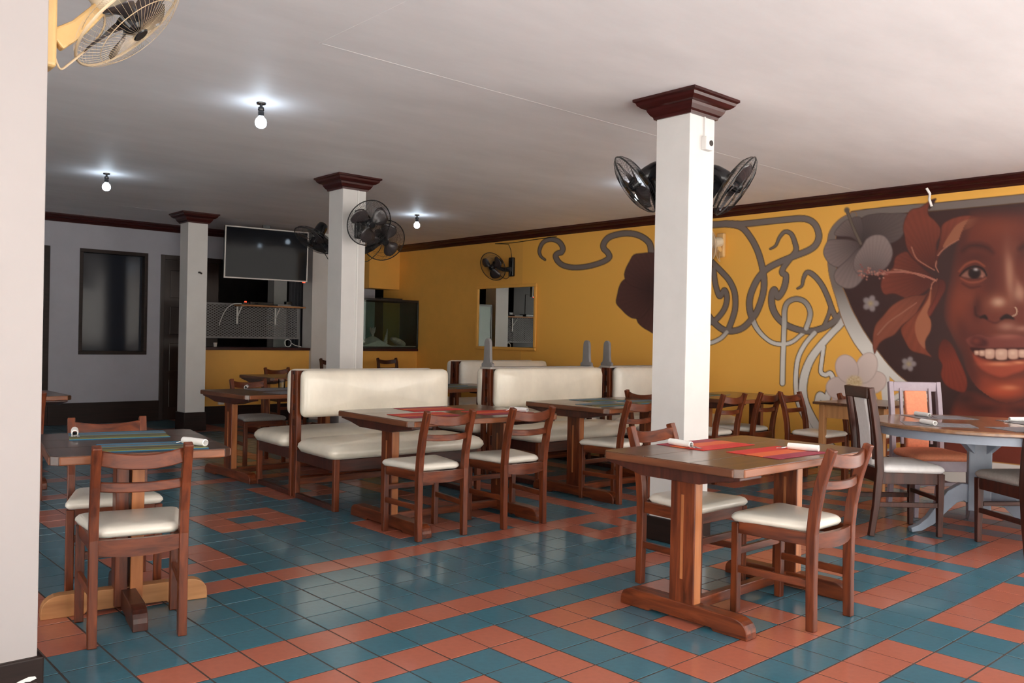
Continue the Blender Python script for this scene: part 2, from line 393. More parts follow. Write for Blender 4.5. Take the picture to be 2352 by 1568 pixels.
# serving counter: half wall, ledge, pier, bulkhead
YC = 8.45
structure(MB().box(3.05, XW, YC, YC+.12, 0, 1.035).box(3.32, 3.44, YC+.12, YB, 0, 1.035).build('wall_counter', 'yellow'))
structure(MB().box(3.05, XW, YC-.035, YC+.62, 1.035, 1.075).build('trim_5', 'moulding', bevel=.004))
structure(MB().box(3.05, XW, YC-.022, YC+.005, 0, .25).build('baseboard_counter', 'skirting', bevel=.004))
structure(MB().box(4.75, 5.05, YC-.06, YC+.22, 0, H).build('pier', 'column'))
structure(MB().box(6.14, XW, 9.0, YB, 2.075, H).build('bulkhead', 'yellow'))
structure(MB().box(XL, DX0, YB-.025, YB, 0, .29).box(DX1, D2X0, YB-.025, YB, 0, .29).build('baseboard_back', 'skirting', bevel=.004))

def crown(name, p0, p1, nrm, drop=.10, out=.12, m='moulding'):
    """stepped cornice between two ceiling points, projecting along nrm"""
    n = Vector(nrm); P0 = Vector((*p0, H)); P1 = Vector((*p1, H))
    prof = [(0, 0), (out, 0), (out, -.014), (out*.86, -.022), (out*.80, -.036), (out*.62, -.05), (out*.48, -.054), (out*.42, -.066), (out*.25, -.084), (.018, -.09), (.014, -drop), (0, -drop)]
    vs = [P+n*a+Vector((0, 0, b)) for P in (P0, P1) for a, b in prof]; k = len(prof)
    fs = [tuple(range(k)), tuple(range(2*k-1, k-1, -1))]+[(i, (i+1) % k, k+(i+1) % k, k+i) for i in range(k)]
    return structure(MB().add(vs, fs).build(name, m))
crown('trim_6', (XW, -2.6), (XW, 9.0), (-1, 0, 0))
crown('trim_7', (XL, YB), (6.14, YB), (0, -1, 0))

def column(name, x, y, s, cap=True, base=.15, m='column'):
    c = structure(MB().box(x, x+s, y, y+s, 0, H)  .build(name, m, bevel=.003))
    if cap:
        prof = [(.112, 0), (.112, -.016), (.098, -.024), (.092, -.040), (.070, -.058), (.050, -.064), (.045, -.080), (.030, -.104), (.018, -.114), (.014, -.13), (0, -.13)]
        vs = []; 
        for o_, dz in prof:
            vs += [(x-o_, y-o_, H+dz), (x+s+o_, y-o_, H+dz), (x+s+o_, y+s+o_, H+dz), (x-o_, y+s+o_, H+dz)]
        fs = [(3, 2, 1, 0)]
        for i in range(len(prof)-1):
            for k in range(4): fs.append((4*i+k, 4*i+(k+1) % 4, 4*i+4+(k+1) % 4, 4*i+4+k))
        MB().add(vs, fs).build('capital', 'moulding', c)
    o_ = .018
    MB().box(x-o_, x+s+o_, y-o_, y+s+o_, 0, base).build('plinth', 'skirting', c, bevel=.006)
    return c
SZ = .26
c1 = column('column', 2.671, -.017, SZ)
c2 = column('column', 2.636, 4.02, SZ)
c3 = column('column', 2.606, 7.753, SZ, base=.24)
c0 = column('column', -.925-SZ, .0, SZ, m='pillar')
# chipped paint on the pillar plinth
ch = MB()
def flake(pts):
    ch.prism([(a, b) for a, b in pts], 'y', -.0195, -.0172)
flake([(-1.02, .065), (-.985, .082), (-.955, .09), (-.935, .088), (-.93, .08), (-.95, .074), (-.965, .076), (-.985, .066), (-1.0, .07), (-1.03, .05), (-1.035, .043)])
flake([(-.955, .062), (-.94, .066), (-.93, .064), (-.945, .06)])
ch.build('chipped_paint', 'white', c0)
# conduits and boxes on the columns
MB().box(2.80, 2.812, 4.008, 4.022, .2, 2.70).build('conduit', 'white', c2)
MB().box(2.756, 2.876, 4.0, 4.022, 2.30, 2.50).build('mounting_board', 'white', c2, bevel=.003)
MB().box(2.808, 2.816, -.03, -.016, 2.56, 2.70).build('conduit', 'column', c1)
jb = MB().box(2.79, 2.865, -.055, -.016, 2.475, 2.56).build('junction_box', 'column', c1, bevel=.005)
MB().lathe([(.018, 0), (.018, .004)], 16, Matrix.Translation((2.842, -.055, 2.52)) @ Matrix.Rotation(R(90), 4, 'X')).build('hole', 'dark', jb)  # flat dark disc, the shade inside the hole put into its colour
def hook(par, p, d):
    MB().tube([Vector(p), Vector(p)+Vector(d)*.5, Vector(p)+Vector(d)+Vector((0, 0, -.015))], .012, 6).build('broken_anchor', 'dark', par)
hook(c3, (2.75, 7.753, 2.05), (.03, -.035, 0))
structure(MB().box(3.34, 3.42, YC-.03, YC-.0, .27, .35).build('socket', 'white'))
o = bpy.data.objects['socket']; o['kind'] = 'thing'; tag(o, 'small white wall socket low on the yellow counter wall', 'socket')
# street outside the open front
structure(MB().box(-30, 40, -40, YF, -.3, -.13).build('street', 'pavement'))
structure(MB().box(XW+.1, 40, YF, 20, -.3, -.13).build('street_side', 'pavement'))
structure(MB().box(-30, XL, YF, 20, -.3, -.13).build('street_left', 'pavement'))
structure(MB().box(-26, 40, -15.5, -15, -.3, 7.5).build('added_building_opposite', 'facade'))  # unseen building, added to cut the front sky and bounce sun
structure(MB().box(-15.5, -15, -14, 24, -.3, 6.5).build('added_building_left', 'facade'))  # unseen building, added to bounce sunlight in from the left

# ------------------------------------------------------------------ mural wall: paint laid down as colours on a fine grid of the wall
structure(MB().box(XW, XW+.15, -2.6, YB+.16, 0, H).build('wall_right', 'yellow'))
YCOL = (252, 190, 86); YEL = np.array(s2l(YCOL))*.92
YM = onx(2312, 700, XW).y                                      # axis of the portrait (half of it lies beyond the frame)
DG = .0085
ys = np.arange(-2.6, 5.9, DG); zs = np.arange(0, 2.745, DG)
gy, gz = np.meshgrid(ys, zs, indexing='ij')
def chart(ry, rz):
    """sketching coordinates of wall points (the numbers the mural was traced in)"""
    dx = XW-CAM.x; dy = ry-CAM.y; dz = rz-CAM.z; den = dx*_f.x+dy*_f.y+dz*_f.z
    return 1176+FPX*(dx*_R.x+dy*_R.y+dz*_R.z)/den, 784-FPX*(dx*_U.x+dy*_U.y+dz*_U.z)/den
PX, PY = chart(np.where(gy < YM, 2*YM-gy, gy).ravel(), gz.ravel())       # ornament: symmetrical about the portrait
n_ = len(PX); ART = np.tile(YEL, (n_, 1))
def lin(c): return np.array(s2l(c))*.88
def cm(l): return [(1600+x/2.8, 400+y/2.8) for x, y in l]
def cf(l): return [(1850+x/3.135, 440+y/3.135) for x, y in l]
def cl(l): return [(840+x/3.36, 460+y/3.36) for x, y in l]
def cat(pts, k=7, closed=False):
    P = np.array(pts, float); n = len(P); out = []
    for i in range(n if closed else n-1):
        if closed: a, b, c, d = P[i-1], P[i], P[(i+1) % n], P[(i+2) % n]
        else: a, b, c, d = P[max(i-1, 0)], P[i], P[i+1], P[min(i+2, n-1)]
        for t in np.arange(k)/k:
            out.append(.5*((2*b)+(-a+c)*t+(2*a-5*b+4*c-d)*t*t+(-a+3*b-3*c+d)*t**3))
    if not closed: out.append(P[-1])
    return np.array(out)
def box_idx(P, m):
    lo = P.min(0)-m; hi = P.max(0)+m
    return np.nonzero((PX > lo[0]) & (PX < hi[0]) & (PY > lo[1]) & (PY < hi[1]))[0]
def seg_dist(ix, P, w=None):
    """distance to polyline minus interpolated half width"""
    x = PX[ix]; y = PY[ix]; best = np.full(len(ix), 1e9)
    for i in range(len(P)-1):
        a, b = P[i], P[i+1]; d = b-a; L = d@d+1e-9
        t = np.clip(((x-a[0])*d[0]+(y-a[1])*d[1])/L, 0, 1)
        q = np.hypot(x-a[0]-t*d[0], y-a[1]-t*d[1])
        if w is not None: q = q-(w[i]+(w[i+1]-w[i])*t)
        best = np.minimum(best, q)
    return best
def mixin(ix, al, col):
    ART[ix] = ART[ix]*(1-al[:, None])+(col if np.ndim(col) == 2 else col[None, :])*al[:, None]
def stroke(pts, w0, col, w1=None, outline=None, soft=1.2, k=7, ow=2.2, fade=None):
    P = cat(pts, k); W = np.interp(np.linspace(0, 1, len(P)), np.linspace(0, 1, len(w0)) if np.ndim(w0) else [0, 1], w0 if np.ndim(w0) else [w0, w0])
    ix = box_idx(P, W.max()+6)
    if not len(ix): return
    d = seg_dist(ix, P, W)
    c = lin(col)
    if fade is not None:
        y0, y1, c2 = fade; t = np.clip((PY[ix]-y0)/(y1-y0), 0, 1)[:, None]; c = c[None, :]*(1-t)+lin(c2)[None, :]*t
    if outline is not None: mixin(ix, np.clip((ow-d)/soft+.5, 0, 1), lin(outline))
    mixin(ix, np.clip(-d/soft+.5, 0, 1), c)
def inside(ix, P):
    x = PX[ix]; y = PY[ix]; r = np.zeros(len(ix), bool); n = len(P)
    for i in range(n):
        a, b = P[i], P[(i+1) % n]
        if a[1] == b[1]: continue
        r ^= ((a[1] > y) != (b[1] > y)) & (x < (b[0]-a[0])*(y-a[1])/(b[1]-a[1])+a[0])
    return r
def fill(pts, col, soft=2.0, shade=None, smooth=True, k=5, edge=None, ew=4):
    P = cat(pts, k, True) if smooth else np.array(pts, float)
    ix = box_idx(P, soft+3)
    if not len(ix): return
    d = seg_dist(ix, np.vstack([P, P[:1]])); sd_ = np.where(inside(ix, P), -d, d)
    c = np.tile(lin(col), (len(ix), 1))
    if shade is not None: c = shade(PX[ix], PY[ix], c, -sd_)
    if edge is not None:
        e = np.clip(1-(-sd_)/ew, 0, 1)[:, None]*.8; c = c*(1-e)+lin(edge)[None, :]*e
    mixin(ix, np.clip(-sd_/soft+.5, 0, 1), c)
def blob(cx, cy, rx, ry_, col, a=1, rot=0, pw=1.0, clip=None):
    P = np.array([[cx-rx*2.2-ry_, cy-ry_*2.2-rx], [cx+rx*2.2+ry_, cy+ry_*2.2+rx]]); ix = box_idx(P, 2)
    if not len(ix): return
    x = PX[ix]-cx; y = PY[ix]-cy; c, s = math.cos(rot), math.sin(rot)
    q = ((x*c+y*s)/rx)**2+((-x*s+y*c)/ry_)**2
    al = a*np.exp(-q**pw)
    if clip is not None: al = al*inside(ix, clip)
    mixin(ix, al, lin(col))
def F(x, y): return (1850+x/3.135, 440+y/3.135)
def bl(x, y, rx, ry_, col, a=1, rot=0, pw=1.0, clip=None):
    p = F(x, y); blob(p[0], p[1], rx/3.135, ry_/3.135, col, a, rot, pw, clip)
GREY = (128, 117, 112); OUTL = (92, 66, 42); WHT = (238, 234, 228)
fd = (660, 800, WHT)
_scrolls = []
def S(pts, w=5.6, **k): _scrolls.append((pts, w, k))
# scrolls
S(cl([(1385, 458), (1352, 430), (1342, 385), (1370, 325), (1430, 300), (1490, 318), (1522, 365), (1512, 400), (1485, 408), (1467, 430), (1485, 470), (1530, 503), (1610, 518), (1720, 508), (1830, 475), (1880, 440), (1870, 405), (1838, 370), (1840, 330), (1880, 285), (1960, 260), (2050, 256), (2130, 280), (2190, 330), (2205, 395)]), [1, 3, 4.6, 4.8, 5, 4.8, 5, 5.4, 5.6, 5.6, 6])
S(cm([(60, 330), (110, 325), (200, 318), (300, 320), (450, 305), (600, 290), (700, 287), (760, 320), (787, 390), (770, 450), (720, 490), (620, 530), (520, 572), (450, 612), (400, 665), (365, 730), (343, 800), (343, 870), (360, 930)]), 6.2)
S(cm([(360, 930), (385, 985), (430, 1040), (490, 1083), (560, 1093), (620, 1075), (670, 1035), (715, 1000)]), [5.5, 4, 4, 3.5], fade=fd)
S(cm([(60, 325), (200, 322), (290, 342), (350, 410), (392, 490), (417, 570), (432, 650), (435, 720), (420, 800), (385, 890), (340, 950), (290, 992), (230, 1008), (170, 998), (110, 950), (70, 900)]), 6.0)
S(cm([(475, 480), (510, 458), (535, 405), (570, 370), (610, 385), (633, 440), (640, 490), (605, 540), (560, 600), (552, 635), (575, 650), (572, 700), (555, 750), (525, 790), (513, 765), (500, 742), (486, 770), (484, 830), (500, 885), (532, 932), (580, 970), (650, 998), (720, 1010), (790, 996), (850, 970), (905, 930), (960, 860)]), [1, 3.4, 5, 5.5, 6, 6, 6.4, 6, 6, 7])
S(cm([(650, 735), (678, 716), (690, 665), (715, 630), (760, 655), (805, 710), (840, 780), (866, 850), (888, 905), (925, 945)]), [1, 3, 5, 5, 5, 6])
S(cm([(553, 1345), (556, 1200), (560, 1090), (565, 960), (568, 868), (590, 822), (640, 802), (692, 817), (725, 862), (730, 915), (706, 990)]), 5, fade=fd)
S(cm([(95, 560), (160, 625), (212, 685), (245, 760), (250, 850), (235, 920), (205, 1000)]), 5.4)
S(cm([(110, 610), (118, 680), (128, 730), (150, 785), (180, 745), (196, 790), (185, 855), (150, 910), (110, 945), (60, 960)]), 5)
S(cm([(60, 1090), (110, 1078), (160, 1052), (195, 1015)]), 4, fade=(720, 800, WHT))
S(cm([(862, 850), (850, 905), (815, 985)]), 3.4)
S(cm([(760, 1020), (700, 1090), (655, 1180), (640, 1290), (642, 1400), (665, 1500), (720, 1610), (800, 1750), (830, 1800)]), 4.6, fade=fd)
S(cm([(965, 890), (930, 960), (870, 1022), (800, 1100), (735, 1190), (696, 1290), (684, 1390), (700, 1480), (760, 1600), (840, 1720), (900, 1800)]), [7, 7, 8, 9, 9, 9, 9], fade=(640, 780, WHT))
S(cm([(818, 1110), (806, 1200), (800, 1270), (830, 1290), (862, 1280), (878, 1330), (850, 1400), (835, 1450), (795, 1420), (778, 1455)]), [4, 4, 4.5, 5, 6, 8, 6], fade=(700, 780, WHT))
for p_, w_, k_ in _scrolls: stroke(p_, np.asarray(w_)+2.0, OUTL)      # dark outlines first, so that crossings merge
for p_, w_, k_ in _scrolls: stroke(p_, w_, GREY, **k_)
# brown hibiscus beside the pillar
hc = (1512, 668)
def petals(cx, cy, r, n, col, dark, rot=0, squash=1.0, edge=None):
    for i in range(n):
        a = rot+2*PI*i/n; pts = []
        for t in np.linspace(-1, 1, 9):
            rr = r*(1-.32*abs(t)**2.2+.03*math.cos(t*9)); b = a+t*(PI/n)*1.25
            pts.append((cx+rr*math.cos(b), cy+rr*math.sin(b)*squash))
        pts.append((cx, cy))
        def sh(x, y, c, d, a=a):
            q = np.hypot(x-cx, (y-cy)/squash); th = np.arctan2((y-cy)/squash, x-cx)
            v = .5+.5*np.sin(th*46); t = (np.clip(1-q/r, 0, 1)**1.3)[:, None]
            c = c*(1-t)+lin(dark)[None, :]*t
            return c*(1-.12*v[:, None]*(1-t))
        fill(pts, col, shade=sh, edge=edge or dark, ew=2.5, k=3)
petals(hc[0], hc[1], 98, 5, (98, 62, 56), (52, 30, 28), rot=R(20), edge=(60, 36, 33))
# framed field behind the portrait
fill(cm([(1000, 262), (935, 300), (890, 365), (876, 435), (880, 590), (905, 690), (950, 770), (1000, 900), (1060, 1010), (1130, 1110), (1210, 1210), (1300, 1310), (1400, 1385), (1440, 1440), (1460, 1850), (2500, 1850), (2500, 110), (2106, 165), (1500, 220)]), (66, 42, 40), smooth=False)
# lower body tones under the chin
fill(cf([(1090, 1500), (1200, 1450), (1400, 1520), (1700, 1540), (1700, 2100), (1000, 2100), (1010, 1800)]), (128, 58, 44), soft=14)
bl(1150, 1490, 130, 70, (62, 38, 36), .9); bl(1300, 1560, 160, 40, (60, 36, 34), .8)
stroke(cm([(2700, 80), (2300, 138), (2106, 155), (1800, 185), (1500, 212), (1250, 232), (1010, 262)]), 8, GREY, outline=OUTL)
stroke(cm([(1010, 262), (935, 305), (885, 365), (868, 435), (872, 590), (893, 690), (930, 790), (965, 890), (1010, 985), (1060, 1070), (1130, 1165), (1210, 1262), (1300, 1345), (1400, 1405), (1470, 1430)]), [6, 7, 8, 8, 9, 12, 15, 16, 15, 14, 13, 12], GREY, outline=(150, 112, 78), fade=(660, 800, WHT))
fill(cm([(1195, 1270), (1240, 1290), (1400, 1400), (1360, 1440), (1290, 1470), (1200, 1520), (1190, 1400)]), WHT, smooth=False)
fill(cm([(1242, 1300), (1332, 1385), (1242, 1440)]), YCOL, smooth=False, edge=OUTL, ew=1.5)
fill(cm([(1290, 1460), (1340, 1440), (1450, 1430), (1470, 1850), (1150, 1850), (1210, 1520)]), YCOL, smooth=False)
fill(cm([(1180, 1720), (1470, 1720), (1470, 1860), (1180, 1860)]), WHT, smooth=False)
fill(cm([(1190, 1725), (1300, 1725), (1370, 1765), (1190, 1765)]), YCOL, smooth=False)
stroke(cm([(1480, 1425), (1380, 1440), (1280, 1480), (1200, 1560), (1150, 1700)]), 6, WHT, outline=OUTL)
# grey hibiscus
hx, hy = F(415, 365)
def pet(pts, col, dark, ctr, L=110, edge=None, k=5):
    cx, cy = ctr
    def sh(x, y, c, d):
        q = np.hypot(x-cx, y-cy); th = np.arctan2(y-cy, x-cx)
        t = (np.clip(1-q/L, 0, 1)**1.2)[:, None]; v = (.5+.5*np.sin(th*60))[:, None]
        return (c*(1-t)+lin(dark)[None, :]*t)*(1-.10*v)
    fill(cf(pts), col, shade=sh, edge=edge or dark, ew=3, k=k)
G1, G2 = (146, 128, 124), (70, 56, 56)
pet([(400, 360), (400, 200), (500, 158), (620, 155), (735, 158), (735, 230), (690, 330), (600, 380), (500, 400)], (104, 90, 88), G2, (hx, hy), 100)
pet([(400, 360), (350, 300), (300, 230), (330, 190), (400, 185), (420, 280)], (120, 106, 104), G2, (hx, hy))
pet([(405, 380), (330, 330), (225, 320), (210, 290), (270, 220), (320, 200), (370, 280)], G1, G2, (hx, hy))
pet([(400, 390), (320, 345), (180, 345), (150, 370), (128, 430), (142, 480), (180, 525), (240, 545), (300, 500)], G1, G2, (hx, hy), 100)
pet([(390, 400), (300, 490), (240, 540), (212, 575), (205, 620), (228, 665), (290, 698), (350, 692), (400, 650), (430, 590), (400, 500)], G1, G2, (hx, hy), 110)
pet([(410, 390), (440, 340), (500, 310), (570, 320), (615, 380), (630, 440), (615, 500), (580, 550), (520, 590), (440, 600), (370, 590), (345, 530), (360, 460)], (152, 134, 130), (96, 80, 80), F(480, 620), 90)
stroke(cf([(400, 375), (350, 270), (320, 190), (300, 135)]), 2.6, (112, 98, 86), outline=(80, 66, 58), ow=1.4)
bl(300, 133, 22, 22, (104, 94, 84), 1, pw=3)
# red flower
RD, RE = (134, 66, 50), (72, 32, 28); fc = F(945, 590)
pet([(945, 50), (900, 60), (830, 110), (760, 130), (720, 190), (703, 260), (715, 330), (728, 400), (765, 465), (830, 525), (930, 565), (945, 480), (945, 380), (970, 320), (972, 260), (930, 205), (888, 165), (892, 110)], RD, RE, fc, 130)
fill(cf([(945, 52), (905, 62), (888, 105), (892, 130), (930, 80)]), (70, 36, 32))
pet([(950, 560), (935, 470), (960, 390), (975, 300), (985, 240), (1040, 200), (1120, 175), (1200, 170), (1285, 190), (1240, 225), (1190, 260), (1132, 285), (1110, 340), (1060, 372), (1010, 410), (968, 460), (955, 500)], RD, RE, fc, 130)
fill(cf([(990, 400), (1030, 320), (1090, 240), (1170, 200), (1285, 190), (1235, 230), (1185, 262), (1130, 288), (1108, 342), (1050, 380)]), (158, 98, 72))
pet([(945, 640), (860, 560), (765, 470), (725, 430), (650, 468), (632, 540), (600, 572), (553, 622), (543, 690), (572, 742), (640, 736), (740, 772), (830, 742), (900, 690)], RD, RE, fc, 140)
pet([(945, 640), (1000, 640), (1010, 700), (975, 770), (930, 850), (895, 900), (860, 860), (900, 760)], (128, 58, 46), RE, fc, 90)
pet([(940, 640), (870, 735), (785, 745), (700, 772), (620, 822), (560, 892), (508, 952), (488, 1020), (484, 1110), (500, 1170), (532, 1100), (572, 1065), (642, 1030), (702, 960), (782, 902), (826, 830), (880, 740)], (148, 82, 62), RE, fc, 130)
pet([(955, 620), (910, 690), (878, 745), (838, 825), (762, 905), (700, 965), (688, 1010), (720, 1085), (762, 1145), (850, 1172), (912, 1190), (872, 1135), (862, 1070), (902, 1000), (905, 935), (882, 870), (922, 800), (960, 700)], (140, 70, 50), RE, fc, 130)
fill(cf([(905, 690), (885, 770), (850, 830), (800, 920), (790, 1000), (815, 1080), (860, 1130), (864, 1070), (900, 1000), (904, 935), (880, 872), (900, 800)]), (170, 104, 76), soft=3)
stroke(cf([(940, 640), (870, 610), (800, 590), (700, 578), (600, 580), (520, 588)]), [2.4, 2, 2, 2.4], (176, 110, 94))
for p in ([(765, 400), (800, 480), (870, 530), (930, 565)], [(945, 500), (940, 540), (960, 580)], [(955, 460), (990, 420), (1050, 375), (1105, 345)], [(905, 700), (915, 660), (950, 630)], [(640, 560), (740, 575), (860, 620)], [(520, 1030), (600, 940), (700, 870), (800, 800)]):
    stroke(cf(p), [1.6, 1.0], (170, 112, 92))
rs = random.Random(5)
for k in range(70):
    t = rs.random(); x = 600-225*t; y = 582+(6-8*t)+rs.gauss(0, 10+14*t)
    bl(x, y, 7, 7, rs.choice([(176, 118, 106), (150, 84, 74), (196, 140, 122)]), .9, pw=2)
# small star flowers
for (x, y, r) in ((470, 805, 62), (745, 1240, 56)):
    for i in range(5):
        a = -PI/2+.3+2*PI*i/5; bl(x+r*.55*math.cos(a), y+r*.55*math.sin(a), r*.42, r*.36, (150, 138, 140), 1, rot=a, pw=2.5)
    bl(x, y, r*.3, r*.3, (190, 168, 130), .9)
# white lotus at the foot
def ell(x, y, rx, ry_, rot, col):
    pts = []
    for t in np.linspace(0, 2*PI, 14, endpoint=False):
        a, b = rx*math.cos(t), ry_*math.sin(t); pts.append((x+a*math.cos(rot)-b*math.sin(rot), y+a*math.sin(rot)+b*math.cos(rot)))
    c0_ = (1600+1010/2.8, 400+1340/2.8)
    def sh(X_, Y_, c, d):
        q = np.clip(np.hypot(X_-c0_[0], Y_-c0_[1])/70, 0, 1)[:, None]; return c*(.82+.18*q)
    fill(cm(pts), col, shade=sh, edge=(176, 150, 142), ew=3)
ell(965, 1470, 98, 92, .2, (232, 212, 206)); ell(1075, 1470, 92, 95, -.2, (232, 210, 202)); ell(915, 1375, 84, 74, .2, (230, 210, 204)); ell(1130, 1340, 96, 74, -.35, (234, 212, 204)); ell(1092, 1245, 70, 104, .35, (236, 216, 208)); ell(968, 1252, 74, 96, -.35, (234, 212, 206))
blob(1600+1015/2.8, 400+1340/2.8, 19, 17, (222, 198, 158), 1, pw=4)
for k in range(60):
    a = rs.random()*2*PI; q = 17*math.sqrt(rs.random()); blob(1600+1015/2.8+q*math.cos(a), 400+1340/2.8+q*math.sin(a), 1.8, 1.8, rs.choice([(236, 216, 176), (206, 176, 130)]), .8, pw=2)
# the face (not symmetrical)
PX, PY = chart(gy.ravel(), gz.ravel())
FACE = cat(cf([(1760, 112), (1240, 132), (1190, 180), (1140, 260), (1108, 340), (1080, 420), (1060, 520), (1045, 620), (1022, 720), (1003, 820), (1006, 920), (1040, 1000), (1080, 1080), (1130, 1180), (1165, 1290), (1215, 1380), (1290, 1450), (1400, 1510), (1520, 1510), (1650, 1430), (1760, 1270), (1835, 1060), (1875, 850), (1890, 640), (1870, 400), (1820, 180)]), 6, False)
ix = box_idx(FACE, 14); d = seg_dist(ix, np.vstack([FACE, FACE[:1]])); sd_ = np.where(inside(ix, FACE), -d, d)
mixin(ix, np.clip((4-sd_)/26, 0, 1), lin((112, 52, 40)))
fb = lambda *a, **k: bl(*a, clip=FACE, **k)
fb(1480, 70, 460, 130, (72, 42, 40), 1); fb(1130, 320, 40, 200, (84, 40, 34), .8)
fb(1380, 260, 170, 70, (128, 62, 44), .8); fb(1100, 860, 60, 160, (134, 62, 42), .85, rot=.1); fb(1180, 760, 90, 60, (136, 66, 46), .6)
fb(1230, 480, 130, 60, (72, 34, 30), .75); fb(1330, 640, 60, 130, (84, 40, 34), .7); fb(1560, 420, 60, 90, (74, 36, 32), .8)
fb(1470, 590, 30, 170, (176, 122, 100), .9, rot=-.06); fb(1540, 700, 22, 80, (164, 108, 88), .8, rot=-.3); fb(1500, 400, 60, 70, (120, 62, 48), .7)
fb(1240, 830, 36, 90, (70, 32, 28), .8); fb(1390, 800, 80, 60, (150, 88, 66), .9); fb(1390, 795, 40, 28, (200, 156, 132), .9); fb(1540, 730, 36, 50, (190, 140, 118), .8)
fb(1130, 1000, 50, 120, (82, 38, 32), .7, rot=-.3); fb(1450, 970, 60, 30, (170, 116, 98), .85); fb(1560, 985, 50, 20, (170, 116, 98), .8)
fb(1220, 1050, 80, 60, (86, 40, 34), .7); fb(1420, 1430, 180, 60, (190, 84, 54), .95); fb(1470, 1410, 60, 18, (226, 140, 100), .7); fb(1290, 1370, 70, 50, (150, 66, 46), .7); fb(1200, 1330, 50, 90, (104, 46, 38), .7, rot=-.4)
fb(1180, 1220, 30, 130, (88, 42, 34), .7, rot=-.25); fb(1560, 1370, 80, 30, (160, 72, 50), .7)
# neck side petal that shows below the ear
pet([(1000, 1062), (965, 1110), (958, 1190), (985, 1250), (975, 1320), (1008, 1390), (1080, 1432), (1150, 1442), (1165, 1350), (1105, 1200), (1055, 1100)], (132, 54, 38), (88, 38, 30), F(1010, 1060), 60)
# brow, eye
stroke(cf([(1135, 425), (1180, 392), (1250, 388), (1310, 405), (1350, 440)]), [3, 6, 7, 6, 3], (66, 33, 29), soft=13)
stroke(cf([(1545, 410), (1600, 385), (1700, 390)]), [5, 7, 6], (66, 33, 29), soft=13)
EYE = cf([(1118, 604), (1160, 568), (1220, 550), (1275, 566), (1302, 603), (1262, 622), (1192, 627), (1142, 620)])
fb(1210, 590, 110, 62, (86, 40, 32), .7)
fill(EYE, (146, 98, 84), soft=3, edge=(60, 26, 24), ew=4)
EYP = cat(EYE, 5, True)
p_ = F(1218, 584); blob(p_[0], p_[1], 15.5, 15, (34, 16, 16), 1, pw=6, clip=EYP)
bl(1228, 560, 14, 9, (200, 190, 190), .95); bl(1275, 610, 9, 8, (190, 130, 110), .7)
stroke(cf([(1112, 606), (1158, 560), (1222, 538), (1280, 558), (1306, 604)]), [1.6, 2.6, 2.6, 1.6], (34, 16, 16), soft=2)
stroke(cf([(1108, 574), (1160, 522), (1230, 502), (1290, 536)]), [1.6, 2.4, 1.6], (150, 78, 56), soft=4)
stroke(cf([(1120, 625), (1180, 652), (1250, 648), (1300, 622)]), [1.2, 2, 1.2], (150, 80, 60), soft=4)
stroke(cf([(1130, 660), (1190, 690), (1260, 680)]), [1, 2.4, 1], (76, 34, 28), soft=6)
fb(1715, 590, 100, 60, (86, 40, 32), .7)
E2 = cf([(1630, 602), (1668, 566), (1722, 552), (1778, 570), (1812, 604), (1772, 622), (1712, 627), (1660, 620)])
fill(E2, (146, 98, 84), soft=3, edge=(60, 26, 24), ew=4); p_ = F(1722, 586); blob(p_[0], p_[1], 15, 15, (34, 16, 16), 1, pw=6, clip=cat(E2, 5, True)); bl(1732, 560, 13, 9, (200, 190, 190), .95)
stroke(cf([(1624, 606), (1668, 560), (1722, 544), (1780, 562), (1818, 606)]), [1.6, 2.6, 2.6, 1.6], (34, 16, 16), soft=2)
# nose
stroke(cf([(1222, 830), (1228, 885), (1262, 905)]), [1.5, 3, 2], (62, 28, 24), soft=6)
stroke(cf([(1262, 905), (1290, 900), (1310, 918)]), [2, 5, 2], (34, 16, 16), soft=4)
stroke(cf([(1310, 925), (1370, 945), (1420, 918)]), [1.2, 2, 1.5], (84, 38, 32), soft=5)
stroke(cf([(1410, 915), (1450, 898), (1500, 915)]), [3, 6, 2], (34, 16, 16), soft=4)
stroke(cf([(1512, 832), (1525, 858), (1515, 885), (1492, 895)]), 1.4, (186, 150, 126))
# mouth
fill(cf([(1152, 1062), (1240, 1022), (1320, 1040), (1400, 1030), (1470, 1018), (1574, 1034), (1650, 1058), (1705, 1092), (1650, 1122), (1574, 1132), (1450, 1128), (1330, 1134), (1240, 1142), (1185, 1118)]), (124, 62, 54), soft=5, edge=(92, 42, 36), ew=5)
fill(cf([(1215, 1040), (1300, 1062), (1310, 1110), (1240, 1120), (1190, 1090)]), (78, 34, 32), soft=10)
fb(1450, 1042, 90, 20, (160, 96, 80), .8); fb(1230, 1075, 30, 22, (128, 58, 46), .8)
fill(cf([(1188, 1122), (1330, 1128), (1574, 1122), (1692, 1098), (1640, 1180), (1500, 1225), (1330, 1210), (1240, 1180)]), (62, 24, 22), soft=4)
fill(cf([(1205, 1168), (1265, 1198), (1380, 1224), (1500, 1212), (1600, 1195), (1692, 1108), (1660, 1215), (1574, 1290), (1500, 1318), (1420, 1345), (1340, 1325), (1268, 1285), (1222, 1230)]), (168, 76, 54), soft=4, edge=(112, 48, 38), ew=7)
fb(1400, 1240, 90, 14, (226, 138, 100), .85); fb(1540, 1230, 40, 10, (230, 150, 110), .8)
